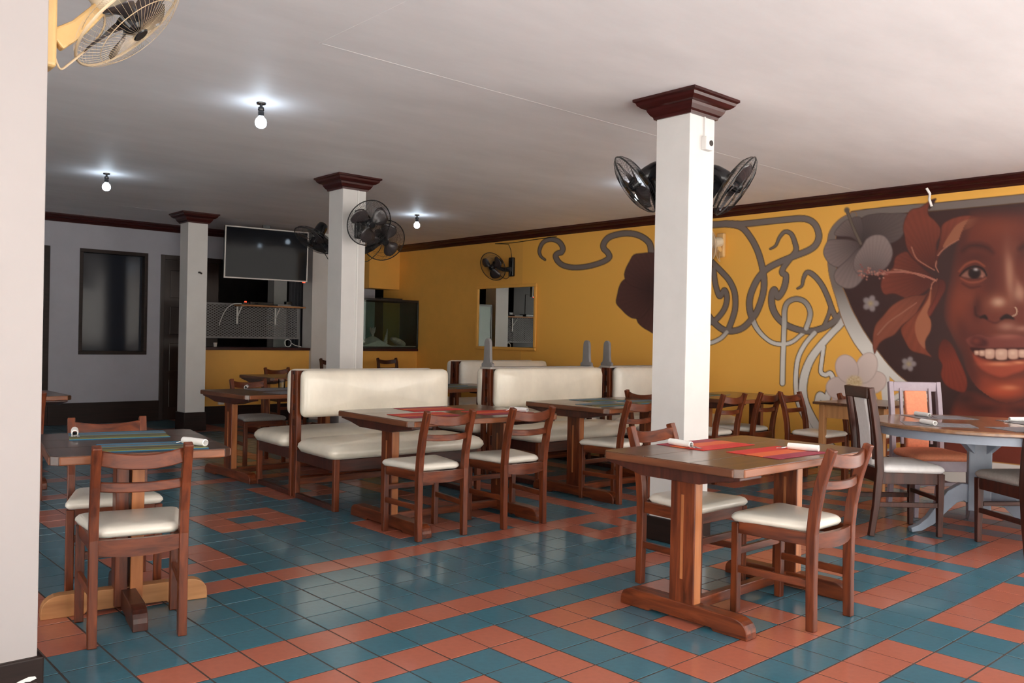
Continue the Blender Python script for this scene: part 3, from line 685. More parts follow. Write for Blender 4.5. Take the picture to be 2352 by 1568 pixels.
for (x, y, rx, ry_) in ((1236, 1160, 19, 17), (1274, 1163, 22, 22), (1328, 1168, 36, 36), (1412, 1172, 44, 40), (1497, 1170, 38, 36), (1564, 1166, 30, 30), (1618, 1160, 22, 24)):
    fill(cf([(x-rx, y-ry_*.8), (x, y-ry_*1.05), (x+rx, y-ry_*.8), (x+rx*.98, y+ry_*.6), (x+rx*.5, y+ry_), (x-rx*.5, y+ry_), (x-rx*.98, y+ry_*.6)]), (208, 166, 146), soft=2.5, edge=(140, 84, 70), ew=3)
    bl(x-rx*.1, y-ry_*.25, rx*.5, ry_*.4, (238, 204, 182), .7)
# painted foot bands
zz = gz.ravel(); yy = gy.ravel(); m_ = (yy < .35)
ART[m_ & (zz < .235)] = lin(WHT); ART[m_ & (zz < .165) & (zz > .125)] = lin(YCOL); ART[m_ & (zz < .245) & (zz > .235)] = lin((200, 150, 80))
# build the grid
ny, nz_ = len(ys), len(zs)
co = np.empty((n_, 3), np.float32); co[:, 0] = XW-.003; co[:, 1] = gy.ravel(); co[:, 2] = gz.ravel()
i0 = (np.arange(ny-1)[:, None]*nz_+np.arange(nz_-1)[None, :]).ravel()
quads = np.stack([i0, i0+1, i0+nz_+1, i0+nz_], 1).astype(np.int32)
me = bpy.data.meshes.new('mural'); me.vertices.add(n_); me.vertices.foreach_set('co', co.ravel())
nq = len(quads); me.loops.add(nq*4); me.loops.foreach_set('vertex_index', quads.ravel())
me.polygons.add(nq); me.polygons.foreach_set('loop_start', np.arange(nq, dtype=np.int32)*4); me.polygons.foreach_set('loop_total', np.full(nq, 4, np.int32))
me.update(calc_edges=True)
at = me.color_attributes.new('paint', 'FLOAT_COLOR', 'POINT')
at.data.foreach_set('color', np.concatenate([np.clip(ART, 0, 1), np.ones((n_, 1))], 1).astype(np.float32).ravel())
m, nt, b = newmat('mural_paint')
ca = N(nt, 'ShaderNodeVertexColor'); ca.layer_name = 'paint'; nt.links.new(ca.outputs[0], b.inputs['Base Color']); b.inputs['Roughness'].default_value = .5
me.materials.append(m)
o = bpy.data.objects.new('mural', me); COL.objects.link(o)
tag(o, 'mural of a smiling face with hibiscus flowers and grey scrolls on the yellow wall', 'mural')

# ------------------------------------------------------------------ ladder-back chairs
def arc(x0, x1, y, sag, n=7): return [(x0+(x1-x0)*t, y-sag*4*t*(1-t)) for t in np.linspace(0, 1, n)]
def curved_slat(z0, z1, x0, x1, y, sag, th, dip=0.0, tdip=0.0):
    mb = MB(); P = arc(x0, x1, y, sag); n = len(P); vs = []
    for k, (x, yy) in enumerate(P):
        t = k/(n-1); d = dip*4*t*(1-t); e = tdip*4*t*(1-t)
        vs += [(x, yy, z0-d), (x, yy-th, z0-d), (x, yy-th, z1-e), (x, yy, z1-e)]
    fs = [(3, 2, 1, 0), tuple(4*(n-1)+k for k in range(4))]
    for i in range(n-1):
        for k in range(4): fs.append((4*i+k, 4*i+(k+1) % 4, 4*i+4+(k+1) % 4, 4*i+4+k))
    return mb.add(vs, fs)
def make_chair(label, group, m='wood', mx='wood_x', my='wood_y', cushion='vinyl', h=.81, zs=.43):
    t = empty('dining_chair', label=label, cat='chair', group=group)
    rx, fx, ry, fy = .170, .193, -.19, .185
    for s in (-1, 1):
        p = [(s*rx, ry, 0), (s*rx, ry+.004, .2), (s*rx, ry+.004, zs), (s*rx, ry-.006, zs+.1), (s*rx, ry-.03, zs+.22), (s*rx, ry-.058, h-.07), (s*rx, ry-.082, h)]
        MB().sweep(p, .036, [.040, .042, .046, .046, .044, .042, .038], (1, 0, 0)).build('rear_post', m, t, bevel=.004)
        MB().sweep([(s*fx, fy, 0), (s*fx, fy, zs-.008)], .036, .036, (1, 0, 0)).build('leg', m, t, bevel=.004)
        MB().sweep([(s*rx, ry+.02, .205), (s*fx, fy-.012, .205)], .018, .034, (1, 0, 0)).build('stretcher', my, t, bevel=.003)
        MB().sweep([(s*(rx-.004), ry+.02, zs-.03), (s*(fx-.004), fy-.012, zs-.03)], .022, .058, (1, 0, 0)).build('seat_rail', my, t, bevel=.003)
    MB().sweep([(-fx+.012, fy, .285), (fx-.012, fy, .285)], .034, .020, (0, 0, 1)).build('stretcher', mx, t, bevel=.003)
    MB().box(-fx+.015, fx-.015, fy-.014, fy+.012, zs-.058, zs-.001).build('seat_rail', mx, t, bevel=.003)
    curved_slat(zs-.062, zs-.002, -rx+.016, rx-.016, ry+.010, .022, .022, dip=.012).build('seat_rail', mx, t, smooth=40)
    o = curved_slat(h-.078, h-.016, -rx+.014, rx-.014, ry-.050, .034, .020, dip=.018, tdip=.020)
    o.build('back_slat', mx, t, smooth=40, bevel=.004)
    curved_slat(h-.185, h-.145, -rx+.014, rx-.014, ry-.020, .028, .018, dip=.006, tdip=.006).build('back_slat', mx, t, smooth=40, bevel=.004)
    MB().pad([(-rx+.020, ry+.030), (rx-.020, ry+.030), (fx+.020, fy+.022), (-fx-.020, fy+.022)], zs-.004, zs+.040, r=.035, crown=.012).build('seat_cushion', cushion, t, smooth=60)
    return t
G_CH = 'ladder-back dining chairs'
chairC = make_chair('white-seated chair with its back to the camera at the red-mat table by the front pillar', G_CH)
chairC.location = (2.005, -1.150, 0)
def chair(x, y, rz, label): return dup(chairC, (x, y, 0), R(rz), label)
chair(2.0, -.565, 180, 'white-seated chair behind the red-mat table, against the front pillar')
chair(-.43, .545, -12, 'cream-seated chair seen from behind at the blue-mat table by the white pillar edge')
chair(-.30, 1.26, 168, 'chair tucked in on the far side of the nearest blue-mat table')
chair(1.632, 1.245, -4, 'white-seated chair, back to the camera, at the left end of the centre red-mat table')
chair(2.285, 1.185, -4, 'white-seated chair, back to the camera, at the right end of the centre red-mat table')
chair(3.56, 1.305, 0, 'white-seated chair, back to the camera, at the blue-mat table left of the front pillar')
chair(4.765, 1.82, -90, 'chair facing right at the end of the blue-mat table, half behind the front pillar')
chair(4.99, 1.42, 0, 'white-seated chair half hidden by the right edge of the front pillar')
chair(5.60, 1.42, 0, 'white-seated chair, back to the camera, second one right of the front pillar')
chair(5.77, .78, 180, 'white-seated chair facing the camera, left of the square pale-legged table')
chair(6.28, .46, 180, 'white-seated chair pushed under the right side of the square pale-legged table')
chair(-.18, 4.02, 0, 'chair half hidden behind the white pillar edge, at the farthest table on the left')
def recolour(o, m0, m1, name):
    for ch in o.children:
        if ch.data.materials and ch.data.materials[0] == MT[m0]:
            ch.data = ch.data.copy(); ch.data.materials[0] = MT[m1]
ch = chair(2.14, 4.72, 176, 'grey-seated chair facing the camera behind the grey-mat table on the far left'); recolour(ch, 'vinyl', 'fabric_grey', '')
chair(3.86, 7.46, 180, 'dark chair behind the far bare table in front of the yellow counter')
chair(5.35, 6.02, 0, 'dark chair seen between the long bench and the finialed bench, far back')
tall = make_chair('tall plain dark chair standing under the aquarium ledge', 'tall plain dark chairs by the counter', 'wood_dark', 'wood_dark_x', 'wood_dark', 'fabric_grey', h=.93)
tall.location = (5.93, 7.85, 0); tall.rotation_euler = (0, 0, PI)
dup(tall, (4.80, 7.62, 0), PI, 'tall plain dark chair whose post shows against the white pier')

# ------------------------------------------------------------------ trestle tables
def rounded_top(L, W, z1, th, m, root, planks=3, ch=.028):
    for k in range(planks):
        y0 = -W/2+W*k/planks+(.0008 if k else 0); y1 = -W/2+W*(k+1)/planks-(.0008 if k < planks-1 else 0)
        c0 = ch if k == 0 else 0; c1_ = ch if k == planks-1 else 0
        poly = [(-L/2+c0, y0), (L/2-c0, y0)]+([(L/2, y0+c0)] if c0 else [])+([(L/2, y1-c1_)] if c1_ else [])+[(L/2-c1_, y1), (-L/2+c1_, y1)]+([(-L/2, y1-c1_)] if c1_ else [])+([(-L/2, y0+c0)] if c0 else [])
        MB().prism(poly, 'z', z1-th, z1).build('plank', m, root, bevel=.0025)
    for s in (-1, 1):
        MB().box(-L/2+ch+.002, L/2-ch-.002, s*W/2-.006, s*W/2+.006, z1-th+.001, z1-.003).build('edge_band', 'edge', root, bevel=.005, seg=3)
        MB().box(s*L/2-.006, s*L/2+.006, -W/2+ch+.002, W/2-ch-.002, z1-th+.001, z1-.003).build('edge_band', 'edge_y', root, bevel=.005, seg=3)
def bearer_poly(W, z1, h): 
    return [(-W/2, z1), (-W/2, z1-.014), (-W*.36, z1-h*.55), (-W*.22, z1-h), (W*.22, z1-h), (W*.36, z1-h*.55), (W/2, z1-.014), (W/2, z1)]
def foot_poly(W, h):
    q = [(W/2-.075*(1-math.cos(a)), h*(.35+.65*math.sin(a))) for a in np.linspace(0, PI/2, 6)]
    left = [(-x, z) for x, z in reversed(q)]
    return [(-W*.24, .012), (-W*.24-.012, 0), (-W/2, 0)]+[(-x, z) for x, z in q]+list(reversed(q))+[(W/2, 0), (W*.24+.012, 0), (W*.24, .012)]
def make_trestle(L, W, label, group, loc, rz=0, z=.742, foot=.70, m='top', px=None):
    t = empty('trestle_table', loc, rz, label, 'table', group)
    rounded_top(L, W, z, .038, m, t)
    px = px if px is not None else L/2-.17
    for s in (-1, 1):
        x = s*px
        MB().prism(bearer_poly(W*.96, z-.038, .055), 'x', *sorted((x-s*.03, s*(L/2-.025)))).build('bearer', 'wood_dark', t, bevel=.003)
        ps = MB().sweep([(x, 0, .08), (x, 0, z-.09)], .058, .135, (1, 0, 0)).build('post', 'wood', t, bevel=.004)
        for q in (-1, 1): MB().box(x+q*.0285, x+q*.0315, -.007, .007, .19, z-.17).build('inlay', 'warm', ps)
        for q in (-1, 1): MB().box(x-.024, x+.024, q*.066-.002, q*.066+.002, .085, z-.095).build('lit_edge_board', 'warm', ps)  # lighter facings put the lit sides of the post into the colour
        MB().prism(foot_poly(foot, .085), 'x', x-.038, x+.038).build('foot', 'wood_y', t, bevel=.005)
    MB().box(-px+.03, px-.03, -.022, .022, .035, .085).build('stretcher', 'wood_x', t, bevel=.004)
    return t
G_T = 'brown trestle tables'
make_trestle(1.20, .76, 'brown trestle table with red-orange mats beside the front pillar', G_T, (1.965, -.885, 0), 0, foot=.70, px=.44)
make_trestle(1.24, .95, 'brown trestle table with red mats in the middle, in front of the long cream bench', G_T, (2.03, 1.53, 0), R(-3), foot=.92, px=.47)
make_trestle(1.22, .93, 'brown trestle table with blue-green mats just left of the front pillar', G_T, (3.86, 1.60, 0), 0, foot=.90, px=.46)
make_trestle(1.12, .90, 'brown trestle table with grey mats on the far left, before the long bench', G_T, (2.02, 4.03, 0), R(2), z=.75, foot=.86, px=.47)
make_trestle(1.20, .92, 'dark bare trestle table in front of the yellow counter', G_T, (3.72, 6.85, 0), 0, foot=.86, px=.45)
make_trestle(1.20, .80, 'table with green striped mats seen between two cream benches', G_T, (3.97, 3.98, 0), 0, z=.75, foot=.74, px=.44)
make_trestle(1.20, .90, 'table with blue mat behind the chairs right of the front pillar, by the mural wall', G_T, (5.72, 1.66, 0), 0, foot=.86, px=.45)
make_trestle(1.00, .80, 'table corner that shows past the white pillar edge on the far left', G_T, (-.18, 4.66, 0), 0, foot=.76, px=.30)
make_trestle(1.10, .85, 'dark table far behind the green-mat table, before the mural wall', G_T, (5.62, 6.45, 0), 0, foot=.80, px=.4)
# cross-foot table by the left pillar
t1 = empty('pedestal_table', (-.355, .845, 0), R(-10), 'brown cross-footed table with blue and yellow mats by the white pillar edge', 'table')
L1, W1 = .70, .87
rounded_top(L1, W1, .762, .038, 'top_y', t1)
MB().prism(bearer_poly(L1*.8, .724, .05), 'y', -.03, .03).build('bearer', 'wood_dark', t1, bevel=.003)
MB().prism(bearer_poly(W1*.8, .724, .05), 'x', -.03, .03).build('bearer', 'wood_dark', t1, bevel=.003)
for s in (-1, 1): MB().box(s*.033-.027, s*.033+.027, -.055, .055, .02, .68).build('post', 'warm' if s > 0 else 'wood', t1, bevel=.004)  # right board coloured lighter as the lit side of the post
MB().prism(foot_poly(.70, .10), 'y', -.032, .032).build('foot', 'pale_x', t1, bevel=.004)
MB().prism([(a, b-.001) for a, b in foot_poly(.76, .098)], 'x', -.031, .031).build('foot', 'wood_dark', t1, bevel=.004)

# ------------------------------------------------------------------ back-to-back benches
def make_bench(L, label, loc, rz=0, finials=True, cushion='vinyl_cream', group='cream double benches', front='wood'):
    t = empty('double_bench', loc, rz, label, 'bench', group)
    hb = .985
    for s in (-1, 1):          # s=-1 near side
        y = lambda v: s*v
        a, b = sorted((y(.14), y(.735)))
        MB().pad([(-L/2-.02, a), (L/2+.02, a), (L/2+.02, b), (-L/2-.02, b)], .375, .475, r=.07, crown=.028, bulge=.015, nc=7).build('seat_cushion', cushion, t, smooth=70)
        mx = Matrix.Translation((0, y(.075), .81)) @ Matrix.Rotation(R(90)*(1 if s < 0 else -1), 4, 'X')
        q = .172
        MB().pad([(-L/2+.02, -q), (L/2+.05, -q), (L/2+.05, q), (-L/2+.02, q)], 0, .105, r=.06, crown=.022, bulge=.012, nc=7, mx=mx).build('back_cushion', cushion, t, smooth=70)
        fa, fb_ = sorted((y(.69), y(.725)))
        MB().box(-L/2+.02, L/2-.02, fa, fb_, .285, .372).build('front_rail', 'wood_dark_x', t, bevel=.004)
        for e in (-1, 1):
            x = e*(L/2-.022)
            MB().sweep([(x, y(.707), 0), (x, y(.707), .375)], .042, .040, (1, 0, 0)).build('leg', front if e < 0 else 'wood', t, bevel=.004)
            MB().sweep([(x, y(.045), 0), (x, y(.05), .5), (x, y(.036), hb)], .040, .040, (1, 0, 0)).build('rear_post', front if e < 0 else 'wood_dark', t, bevel=.004)
            MB().sweep([(x, y(.06), .02), (x, y(.70), .02)], .036, .038, (1, 0, 0)).build('runner', 'wood_dark', t, bevel=.004)
            MB().sweep([(x, y(.06), .33), (x, y(.70), .33)], .03, .085, (1, 0, 0)).build('side_rail', 'wood_dark', t, bevel=.003)
        MB().box(-L/2+.03, L/2-.03, y(.05)-.012, y(.05)+.012, .10, .15).build('stretcher', 'wood_x', t, bevel=.003)
    for e in (-1, 1):
        for z0 in (.58, .70, .82, .93): MB().box(e*(L/2-.022)-.012, e*(L/2-.022)+.012, -.03, .03, z0-.025, z0+.025).build('slat', 'wood_dark', t)
    if finials:
        MB().box(-L/2-.01, L/2+.01, -.075, .075, hb-.002, hb+.018).build('cap_rail', 'rail_grey', t, bevel=.003)
        for e in (-1, 1):
            x = e*(L/2-.022); z = hb+.018
            poly = [(-.075, z), (-.075, z+.028), (-.05, z+.045), (-.044, z+.09), (-.040, z+.20)]+[(.038*math.cos(a), z+.222+.042*math.sin(a)) for a in np.linspace(PI, 0, 9)]+[(.040, z+.20), (.044, z+.09), (.05, z+.045), (.075, z+.028), (.075, z)]
            MB().prism(poly, 'x', x-.016, x+.016).build('finial', 'finial', t, bevel=.003)
    else:
        MB().box(-L/2, L/2, -.02, .02, hb-.03, hb).build('cap_rail', 'wood_dark_x', t, bevel=.003)
    return t
make_bench(1.30, 'long cream vinyl double bench without finials, in the middle of the room', (2.19, 2.83, 0), R(-4), False, 'vinyl_cream', front='wood')
make_bench(1.36, 'cream double bench with two grey finials, middle one of its row', (4.14, 2.80, 0), R(-1), True, 'vinyl_cream')
make_bench(1.36, 'cream double bench with grey finials, half behind the front pillar', (5.78, 2.80, 0), 0, True, 'vinyl')
make_bench(1.38, 'cream double bench farthest back, below the wall mirror', (5.43, 4.92, 0), 0, False, 'vinyl')

# ------------------------------------------------------------------ square pale-legged table
t8 = empty('square_table', (5.93, .33, 0), 0, 'square table with pale wooden legs in front of the mural', 'table')
MB().box(-.44, .44, -.335, .335, .735, .757).build('top', 'top', t8, bevel=.004)
for s in (-1, 1):
    MB().box(-.36, .36, s*.27-.011, s*.27+.011, .615, .735).build('apron', 'pale_x', t8, bevel=.002)
    MB().box(s*.37-.011, s*.37+.011, -.26, .26, .615, .735).build('apron', 'pale', t8, bevel=.002)
    for q in (-1, 1): MB().sweep([(s*.37, q*.27, 0), (s*.37, q*.27, .735)], .052, .052, (1, 0, 0)).build('leg', 'pale', t8, bevel=.004)

# ------------------------------------------------------------------ round pedestal table
t9 = empty('round_table', (4.60, -1.05, 0), R(25), 'round wooden table on a blue-grey pedestal at the right', 'table')
MB().lathe([(0.001, .722), (.685, .722), (.70, .730), (.70, .744), (.692, .752), (.001, .752)], 64, caps=False).build('top', 'round_top', t9, smooth=30)
MB().lathe([(.60, .668), (.655, .668), (.655, .722), (.60, .722)], 64, caps=False).build('apron_ring', 'blue_grey', t9, smooth=30)
MB().box(-.07, .07, -.07, .07, .16, .72).build('pedestal', 'blue_grey', t9, bevel=.008)
for k in range(4):
    a = R(45+90*k); d = Vector((math.cos(a), math.sin(a), 0)); sd2 = Vector((-d.y, d.x, 0))
    MB().sweep([d*.05+Vector((0, 0, .56)), d*.22+Vector((0, 0, .705))], .05, .05, sd2).build('brace', 'blue_grey', t9, bevel=.004)
for a in (R(112), R(-112), R(0)):
    d = Vector((math.cos(a), math.sin(a), 0)); sd2 = Vector((-d.y, d.x, 0))
    pts = [(.06, .27), (.12, .285), (.19, .25), (.26, .17), (.33, .085), (.40, .036), (.46, .018)]
    MB().sweep([d*q+Vector((0, 0, z)) for q, z in pts], .055, [.13, .12, .10, .08, .062, .046, .03], sd2).build('foot', 'blue_grey', t9, smooth=40, bevel=.004)

# ------------------------------------------------------------------ high-back padded chairs round it
def make_highback(label, loc, rz, frame, fmx, pad, h=.985, zs=.43):
    t = empty('high_back_chair', loc, rz, label, 'chair', 'high-back padded chairs')
    for s in (-1, 1):
        MB().sweep([(s*.19, -.255, 0), (s*.19, -.225, .2), (s*.19, -.205, .44), (s*.19, -.215, .62), (s*.19, -.245, .82), (s*.19, -.275, h)], .036, [.036, .04, .05, .045, .042, .036], (1, 0, 0)).build('rear_post', frame, t, smooth=30, bevel=.004)
        MB().sweep([(s*.20, .20, 0), (s*.20, .20, zs-.01)], [.032, .044], [.032, .044], (1, 0, 0)).build('leg', frame, t, bevel=.004)
        MB().sweep([(s*.192, -.20, zs-.045), (s*.198, .19, zs-.045)], .024, .075, (1, 0, 0)).build('seat_rail', frame, t, bevel=.003)
        MB().sweep([(s*.19, -.22, .21), (s*.20, .19, .21)], .022, .032, (1, 0, 0)).build('stretcher', frame, t, bevel=.003)
        MB().sweep([(s*.115, -.208, .50), (s*.115, -.226, .72), (s*.115, -.258, h-.05)], .022, .022, (1, 0, 0)).build('back_bar', frame, t, bevel=.002)
    MB().sweep([(-.175, .195, .25), (.175, .195, .25)], .022, .028, (0, 1, 0)).build('stretcher', fmx, t, bevel=.003)
    MB().box(-.18, .18, .185, .212, zs-.085, zs-.008).build('seat_rail', fmx, t, bevel=.003)
    MB().box(-.172, .172, -.225, -.195, zs-.075, zs+.02).build('seat_rail', fmx, t, bevel=.003)
    MB().box(-.172, .172, -.294, -.254, h-.075, h).build('top_rail', fmx, t, bevel=.006)
    b = MB(); n = 9
    pts = [(-.200+.004, .455), (-.202, .55), (-.21, .65), (-.224, .75), (-.242, .84), (-.258, .915)]
    b.sweep([(0, y, z) for y, z in pts], .175, .034, (1, 0, 0)).build('back_pad', pad, t, smooth=50, bevel=.01, seg=3)
    MB().pad([(-.195, -.19), (.195, -.19), (.222, .222), (-.222, .222)], zs-.008, zs+.045, r=.045, crown=.022, bulge=.008, nc=6).build('seat_cushion', pad, t, smooth=70)
    return t
make_highback('high-back dark chair with white padded panel, left of the round table', (4.245, -.645, 0), R(-131), 'wood_dark', 'wood_dark_x', 'fabric_white')
make_highback('high-back chair with orange pad and pale worn frame behind the round table', (5.08, -.53, 0), R(139), 'mauve', 'mauve', 'fabric_orange')
make_highback('high-back chair with grey pad cut off at the right edge of the picture', (4.375, -1.425, 0), R(-36), 'wood_dark', 'wood_dark_x', 'fabric_grey')
make_highback('dark grey-seated chair just showing behind the right side of the round table', (5.18, -1.50, 0), R(52), 'wood_dark', 'wood_dark_x', 'fabric_grey')

# ------------------------------------------------------------------ place settings
def placemat(x, y, z, rz, m, label, w=.43, d=.29):
    o = MB().box(-w/2, w/2, -d/2, d/2, 0, .0025).build('placemat', m, bevel=.001, seg=1)
    o.location = (x, y, z); o.rotation_euler = (0, 0, rz); return tag(o, label, 'placemat', 'woven placemats')
Z2, Z1, Z4 = .7425, .7625, .7505
placemat(1.98, -.665, Z2, R(-2), 'placemat_red', 'red and orange mat at the far side of the table by the front pillar')
placemat(2.02, -1.05, Z2, R(-2), 'placemat_red_flip', 'red and orange mat nearest the camera, by the front pillar')
placemat(-.325, 1.085, Z1, R(-14), 'placemat_blue', 'blue and yellow mat on the far half of the left cross-footed table')
placemat(-.345, .585, Z1, R(-14), 'placemat_blue', 'blue and yellow mat on the near half of the left cross-footed table')
placemat(2.06, 1.80, Z2, R(-4), 'placemat_red', 'red mat at the bench side of the middle table')
placemat(1.74, 1.41, Z2, R(-4), 'placemat_red_flip', 'red mat before the left chair of the middle table')
placemat(2.32, 1.34, Z2, R(-4), 'placemat_red_flip', 'red mat before the right chair of the middle table')
placemat(3.92, 1.83, Z2, R(-2), 'placemat_blue', 'blue-green mat at the bench side of the table left of the front pillar')
placemat(3.60, 1.45, Z2, R(-2), 'placemat_blue', 'blue-green mat before the chair left of the front pillar')
placemat(4.17, 1.50, Z2, R(-2), 'placemat_blue', 'blue-green mat at the right end of the table left of the front pillar')
placemat(2.0, 3.74, Z4, R(4), 'placemat_grey', 'grey mat at the bench side of the far left table')
placemat(2.05, 4.22, Z4, R(4), 'placemat_grey', 'grey mat before the grey-seated chair on the far left')
placemat(4.03, 4.18, Z4, 0, 'placemat_blue', 'striped green mat at the back of the table between two benches')
placemat(4.0, 3.78, Z4, 0, 'placemat_blue', 'striped green mat at the front of the table between two benches')
placemat(5.55, 1.85, Z2, 0, 'placemat_blue', 'blue mat on the table right of the front pillar')
Z9 = .7525
placemat(4.20, -.93, Z9, R(-60), 'placemat_grey', 'grey mat in front of the white high-back chair on the round table')
placemat(4.83, -.69, Z9, R(-40), 'placemat_grey', 'grey mat before the orange chair on the round table')
placemat(4.93, -1.28, Z9, R(50), 'placemat_grey', 'pale grey mat at the far right of the round table')
placemat(4.40, -1.42, Z9, R(-35), 'placemat_grey', 'dark grey mat at the near right of the round table')
def napkin(x, y, z, rz, label, hole=False):
    t = empty('napkin_roll', (x, y, z+.0165), rz, label, 'napkin', 'rolled paper napkins with cutlery')
    pr_ = [(.0155, -.075), (.0165, -.03), (.016, .03), (.0150, .075)]
    mx = Matrix.Rotation(R(90), 4, 'Y')
    b = MB(); b.lathe([(r_, z_) for r_, z_ in pr_]+[(.011, .077), (.010, .03)], 16, mx, caps=False); b.lathe([(.0155, -.075), (.012, -.077), (.010, -.03)], 16, mx, caps=False)
    b.build('roll', 'napkin', t, smooth=50)
    MB().sweep([(.02, -.003, 0), (.085, -.008, -.007), (.115, -.012, -.0125)], [.006, .008, .012], .002, (0, 1, 0)).build('knife', 'metal', t)
    f = MB().sweep([(.02, .004, 0), (.08, .010, -.006), (.10, .013, -.0115)], [.005, .006, .014], .002, (0, 1, 0))
    for k in (-1, 0, 1): f.sweep([(.10, .013+k*.005, -.0115), (.128, .017+k*.005, -.0135)], .0028, .0018, (0, 1, 0))
    f.build('fork', 'metal', t); return t
np0 = napkin(1.80, -.64, Z2+.0025, R(-100), 'white napkin roll on the far red mat by the front pillar')
def nap(x, y, z, rz, label): return dup(np0, (x, y, z+.0165), R(rz), label)
nap(2.185, -1.09, Z2+.0025, 100, 'white napkin roll on the nearest red mat by the front pillar')
nap(-.495, 1.185, Z1+.0025, -105, 'napkin roll on the far blue and yellow mat at the left')
nap(-.185, .52, Z1+.0025, 105, 'napkin roll end-on on the near blue and yellow mat at the left')
nap(2.47, 1.28, Z2+.0025, 100, 'napkin roll between the two chairs of the middle table')
_n = onz(566, 890, Z4+.01); nap(_n.x, _n.y, Z4+.0025, -120, 'napkin roll on the grey mat of the far left table')
nap(4.12, -.90, Z9+.0025, 55, 'napkin roll before the white high-back chair on the round table')
nap(4.76, -.60, Z9+.0025, -120, 'napkin roll at the back edge of the round table, before the orange chair')
nap(4.97, -1.18, Z9+.0025, 140, 'napkin roll at the right edge of the picture on the round table')
gl = MB().lathe([(.030, 0), (.034, .09), (.0325, .09), (.0285, .006), (.001, .006)], 20, caps=False).build('tumbler', 'glass_clear', smooth=40)
_g = onz(647, 892, Z4); gl.location = (_g.x, _g.y, Z4); tag(gl, 'clear glass tumbler on the grey-mat table beside the long bench', 'glass')

# ------------------------------------------------------------------ fans
def make_fan(label, mount, mn, head, axis, Rf=.225, nb=3, plastic='black', wire='black_wire', blade='blade_dark', arm='black', spin=0.0, nw=84, wr=.0011, badge=True, cord=True, name='wall_fan', group='oscillating wall fans'):
    """mount: point on the support, mn: its outward normal; head: centre of the cage, axis: direction it blows"""
    mount = Vector(mount); mn = Vector(mn).normalized(); head = Vector(head)-mount; ax = Vector(axis).normalized()
    t = empty(name, mount, 0, label, 'fan', group)
    q = ax.to_track_quat('Z', 'Y').to_matrix().to_4x4(); X = Matrix.Translation(head) @ q
    def P(r, a, z): return X @ Vector((r*math.cos(a), r*math.sin(a), z))
    def cage(front):
        mb = MB(); s = 1 if front else -1
        prof = [(.030, .062), (Rf*.45, .060), (Rf*.75, .046), (Rf*.94, .022), (Rf, .004)] if front else [(.05, .070), (Rf*.5, .066), (Rf*.8, .048), (Rf*.96, .022), (Rf, .004)]
        for k in range(nw):
            a = 2*PI*k/nw
            mb.tube([P(r, a+(.10*(1-r/Rf) if front else 0), s*z) for r, z in prof], wr, 3)
        for rr, z in ((Rf*.72, .048),): mb.tube([P(rr, 2*PI*k/40, s*z) for k in range(40)], .0014, 4, closed=True)
        return mb.build('front_grille' if front else 'rear_grille', wire, t, smooth=60, kind='stuff')
    cage(True); cage(False)
    MB().tube([P(Rf, 2*PI*k/48, 0) for k in range(48)], .0055, 6, closed=True).build('rim', wire, t, smooth=60)
    if badge: MB().lathe([(.001, .066), (.028, .066), (.034, .060), (.034, .056), (.001, .056)], 20, X, caps=False).build('badge', 'black', t, smooth=40)
    hb = MB().lathe([(.001, .046), (.024, .044), (.038, .030), (.040, -.02), (.001, -.02)], 20, X, caps=False).build('hub', 'black', t, smooth=40)
    for k in range(nb):
        a0 = spin+2*PI*k/nb; vs = []; nr, nc = 7, 5; wd = 2*PI/nb*.62
        for i in range(nr):
            r = .03+(Rf*.86-.03)*i/(nr-1); u = i/(nr-1); ch = wd*(.42+.58*math.sin(PI*min(1, u*.75+.12)))*(1 if u < .98 else .8)
            for j in range(nc):
                v = j/(nc-1)-.5; a = a0+ch*v+.18*u; z = .028*v*-1.6*(1-.35*u)+.006*math.cos(v*PI)
                vs.append(P(r, a, z))
        fs = [(i*nc+j, i*nc+j+1, (i+1)*nc+j+1, (i+1)*nc+j) for i in range(nr-1) for j in range(nc-1)]
        b = MB().add(vs, fs).build('blade', blade, t, smooth=60); sdm = b.modifiers.new('thick', 'SOLIDIFY'); sdm.thickness = .0022
    MB().lathe([(.001, -.215), (.030, -.212), (.048, -.20), (.056, -.17), (.060, -.12), (.060, -.085), (.052, -.068), (.001, -.066)], 22, X, caps=False).build('motor', plastic, t, smooth=45)
    back = X @ Vector((0, 0, -.15))
    up = Vector((0, 0, 1)); sd_ = mn.cross(up).normalized()
    joint = back+Vector((0, 0, -.075)); p0 = mn*.05+Vector((0, 0, -.045))
    MB().sweep([p0, p0*.5+joint*.5+Vector((0, 0, -.015)), joint, joint+Vector((0, 0, .035))], .05, [.075, .06, .05, .045], sd_).build('arm', arm, t, bevel=.008)
    B = Matrix((( sd_.x, mn.x, up.x, 0), (sd_.y, mn.y, up.y, 0), (sd_.z, mn.z, up.z, 0), (0, 0, 0, 1)))
    MB().box(-.05, .05, 0, .05, -.15, .13, B).build('base', arm, t, bevel=.016, seg=3)
    if cord:
        c = [back+ax*-.05, back+Vector((0, 0, -.13))+mn*.02, joint*.5+Vector((0, 0, -.17)), mn*.06+Vector((0, 0, -.12)), mn*.03+Vector((0, 0, .05))]
        pts = cat([tuple(v) for v in c], 8); MB().tube([Vector(p) for p in pts], .0042, 6).build('cord', 'cream_wire' if plastic != 'black' else 'black_wire', t, smooth=60)
    return t
_dn = Vector((0, 0, -1))
toC = lambda p: (CAM-Vector(p)).normalized()
def view_axis(p, rt, up, tow):
    d = toC(p); e1 = _U.cross(d).normalized(); e2 = d.cross(e1)
    return e1*rt+e2*up+d*tow
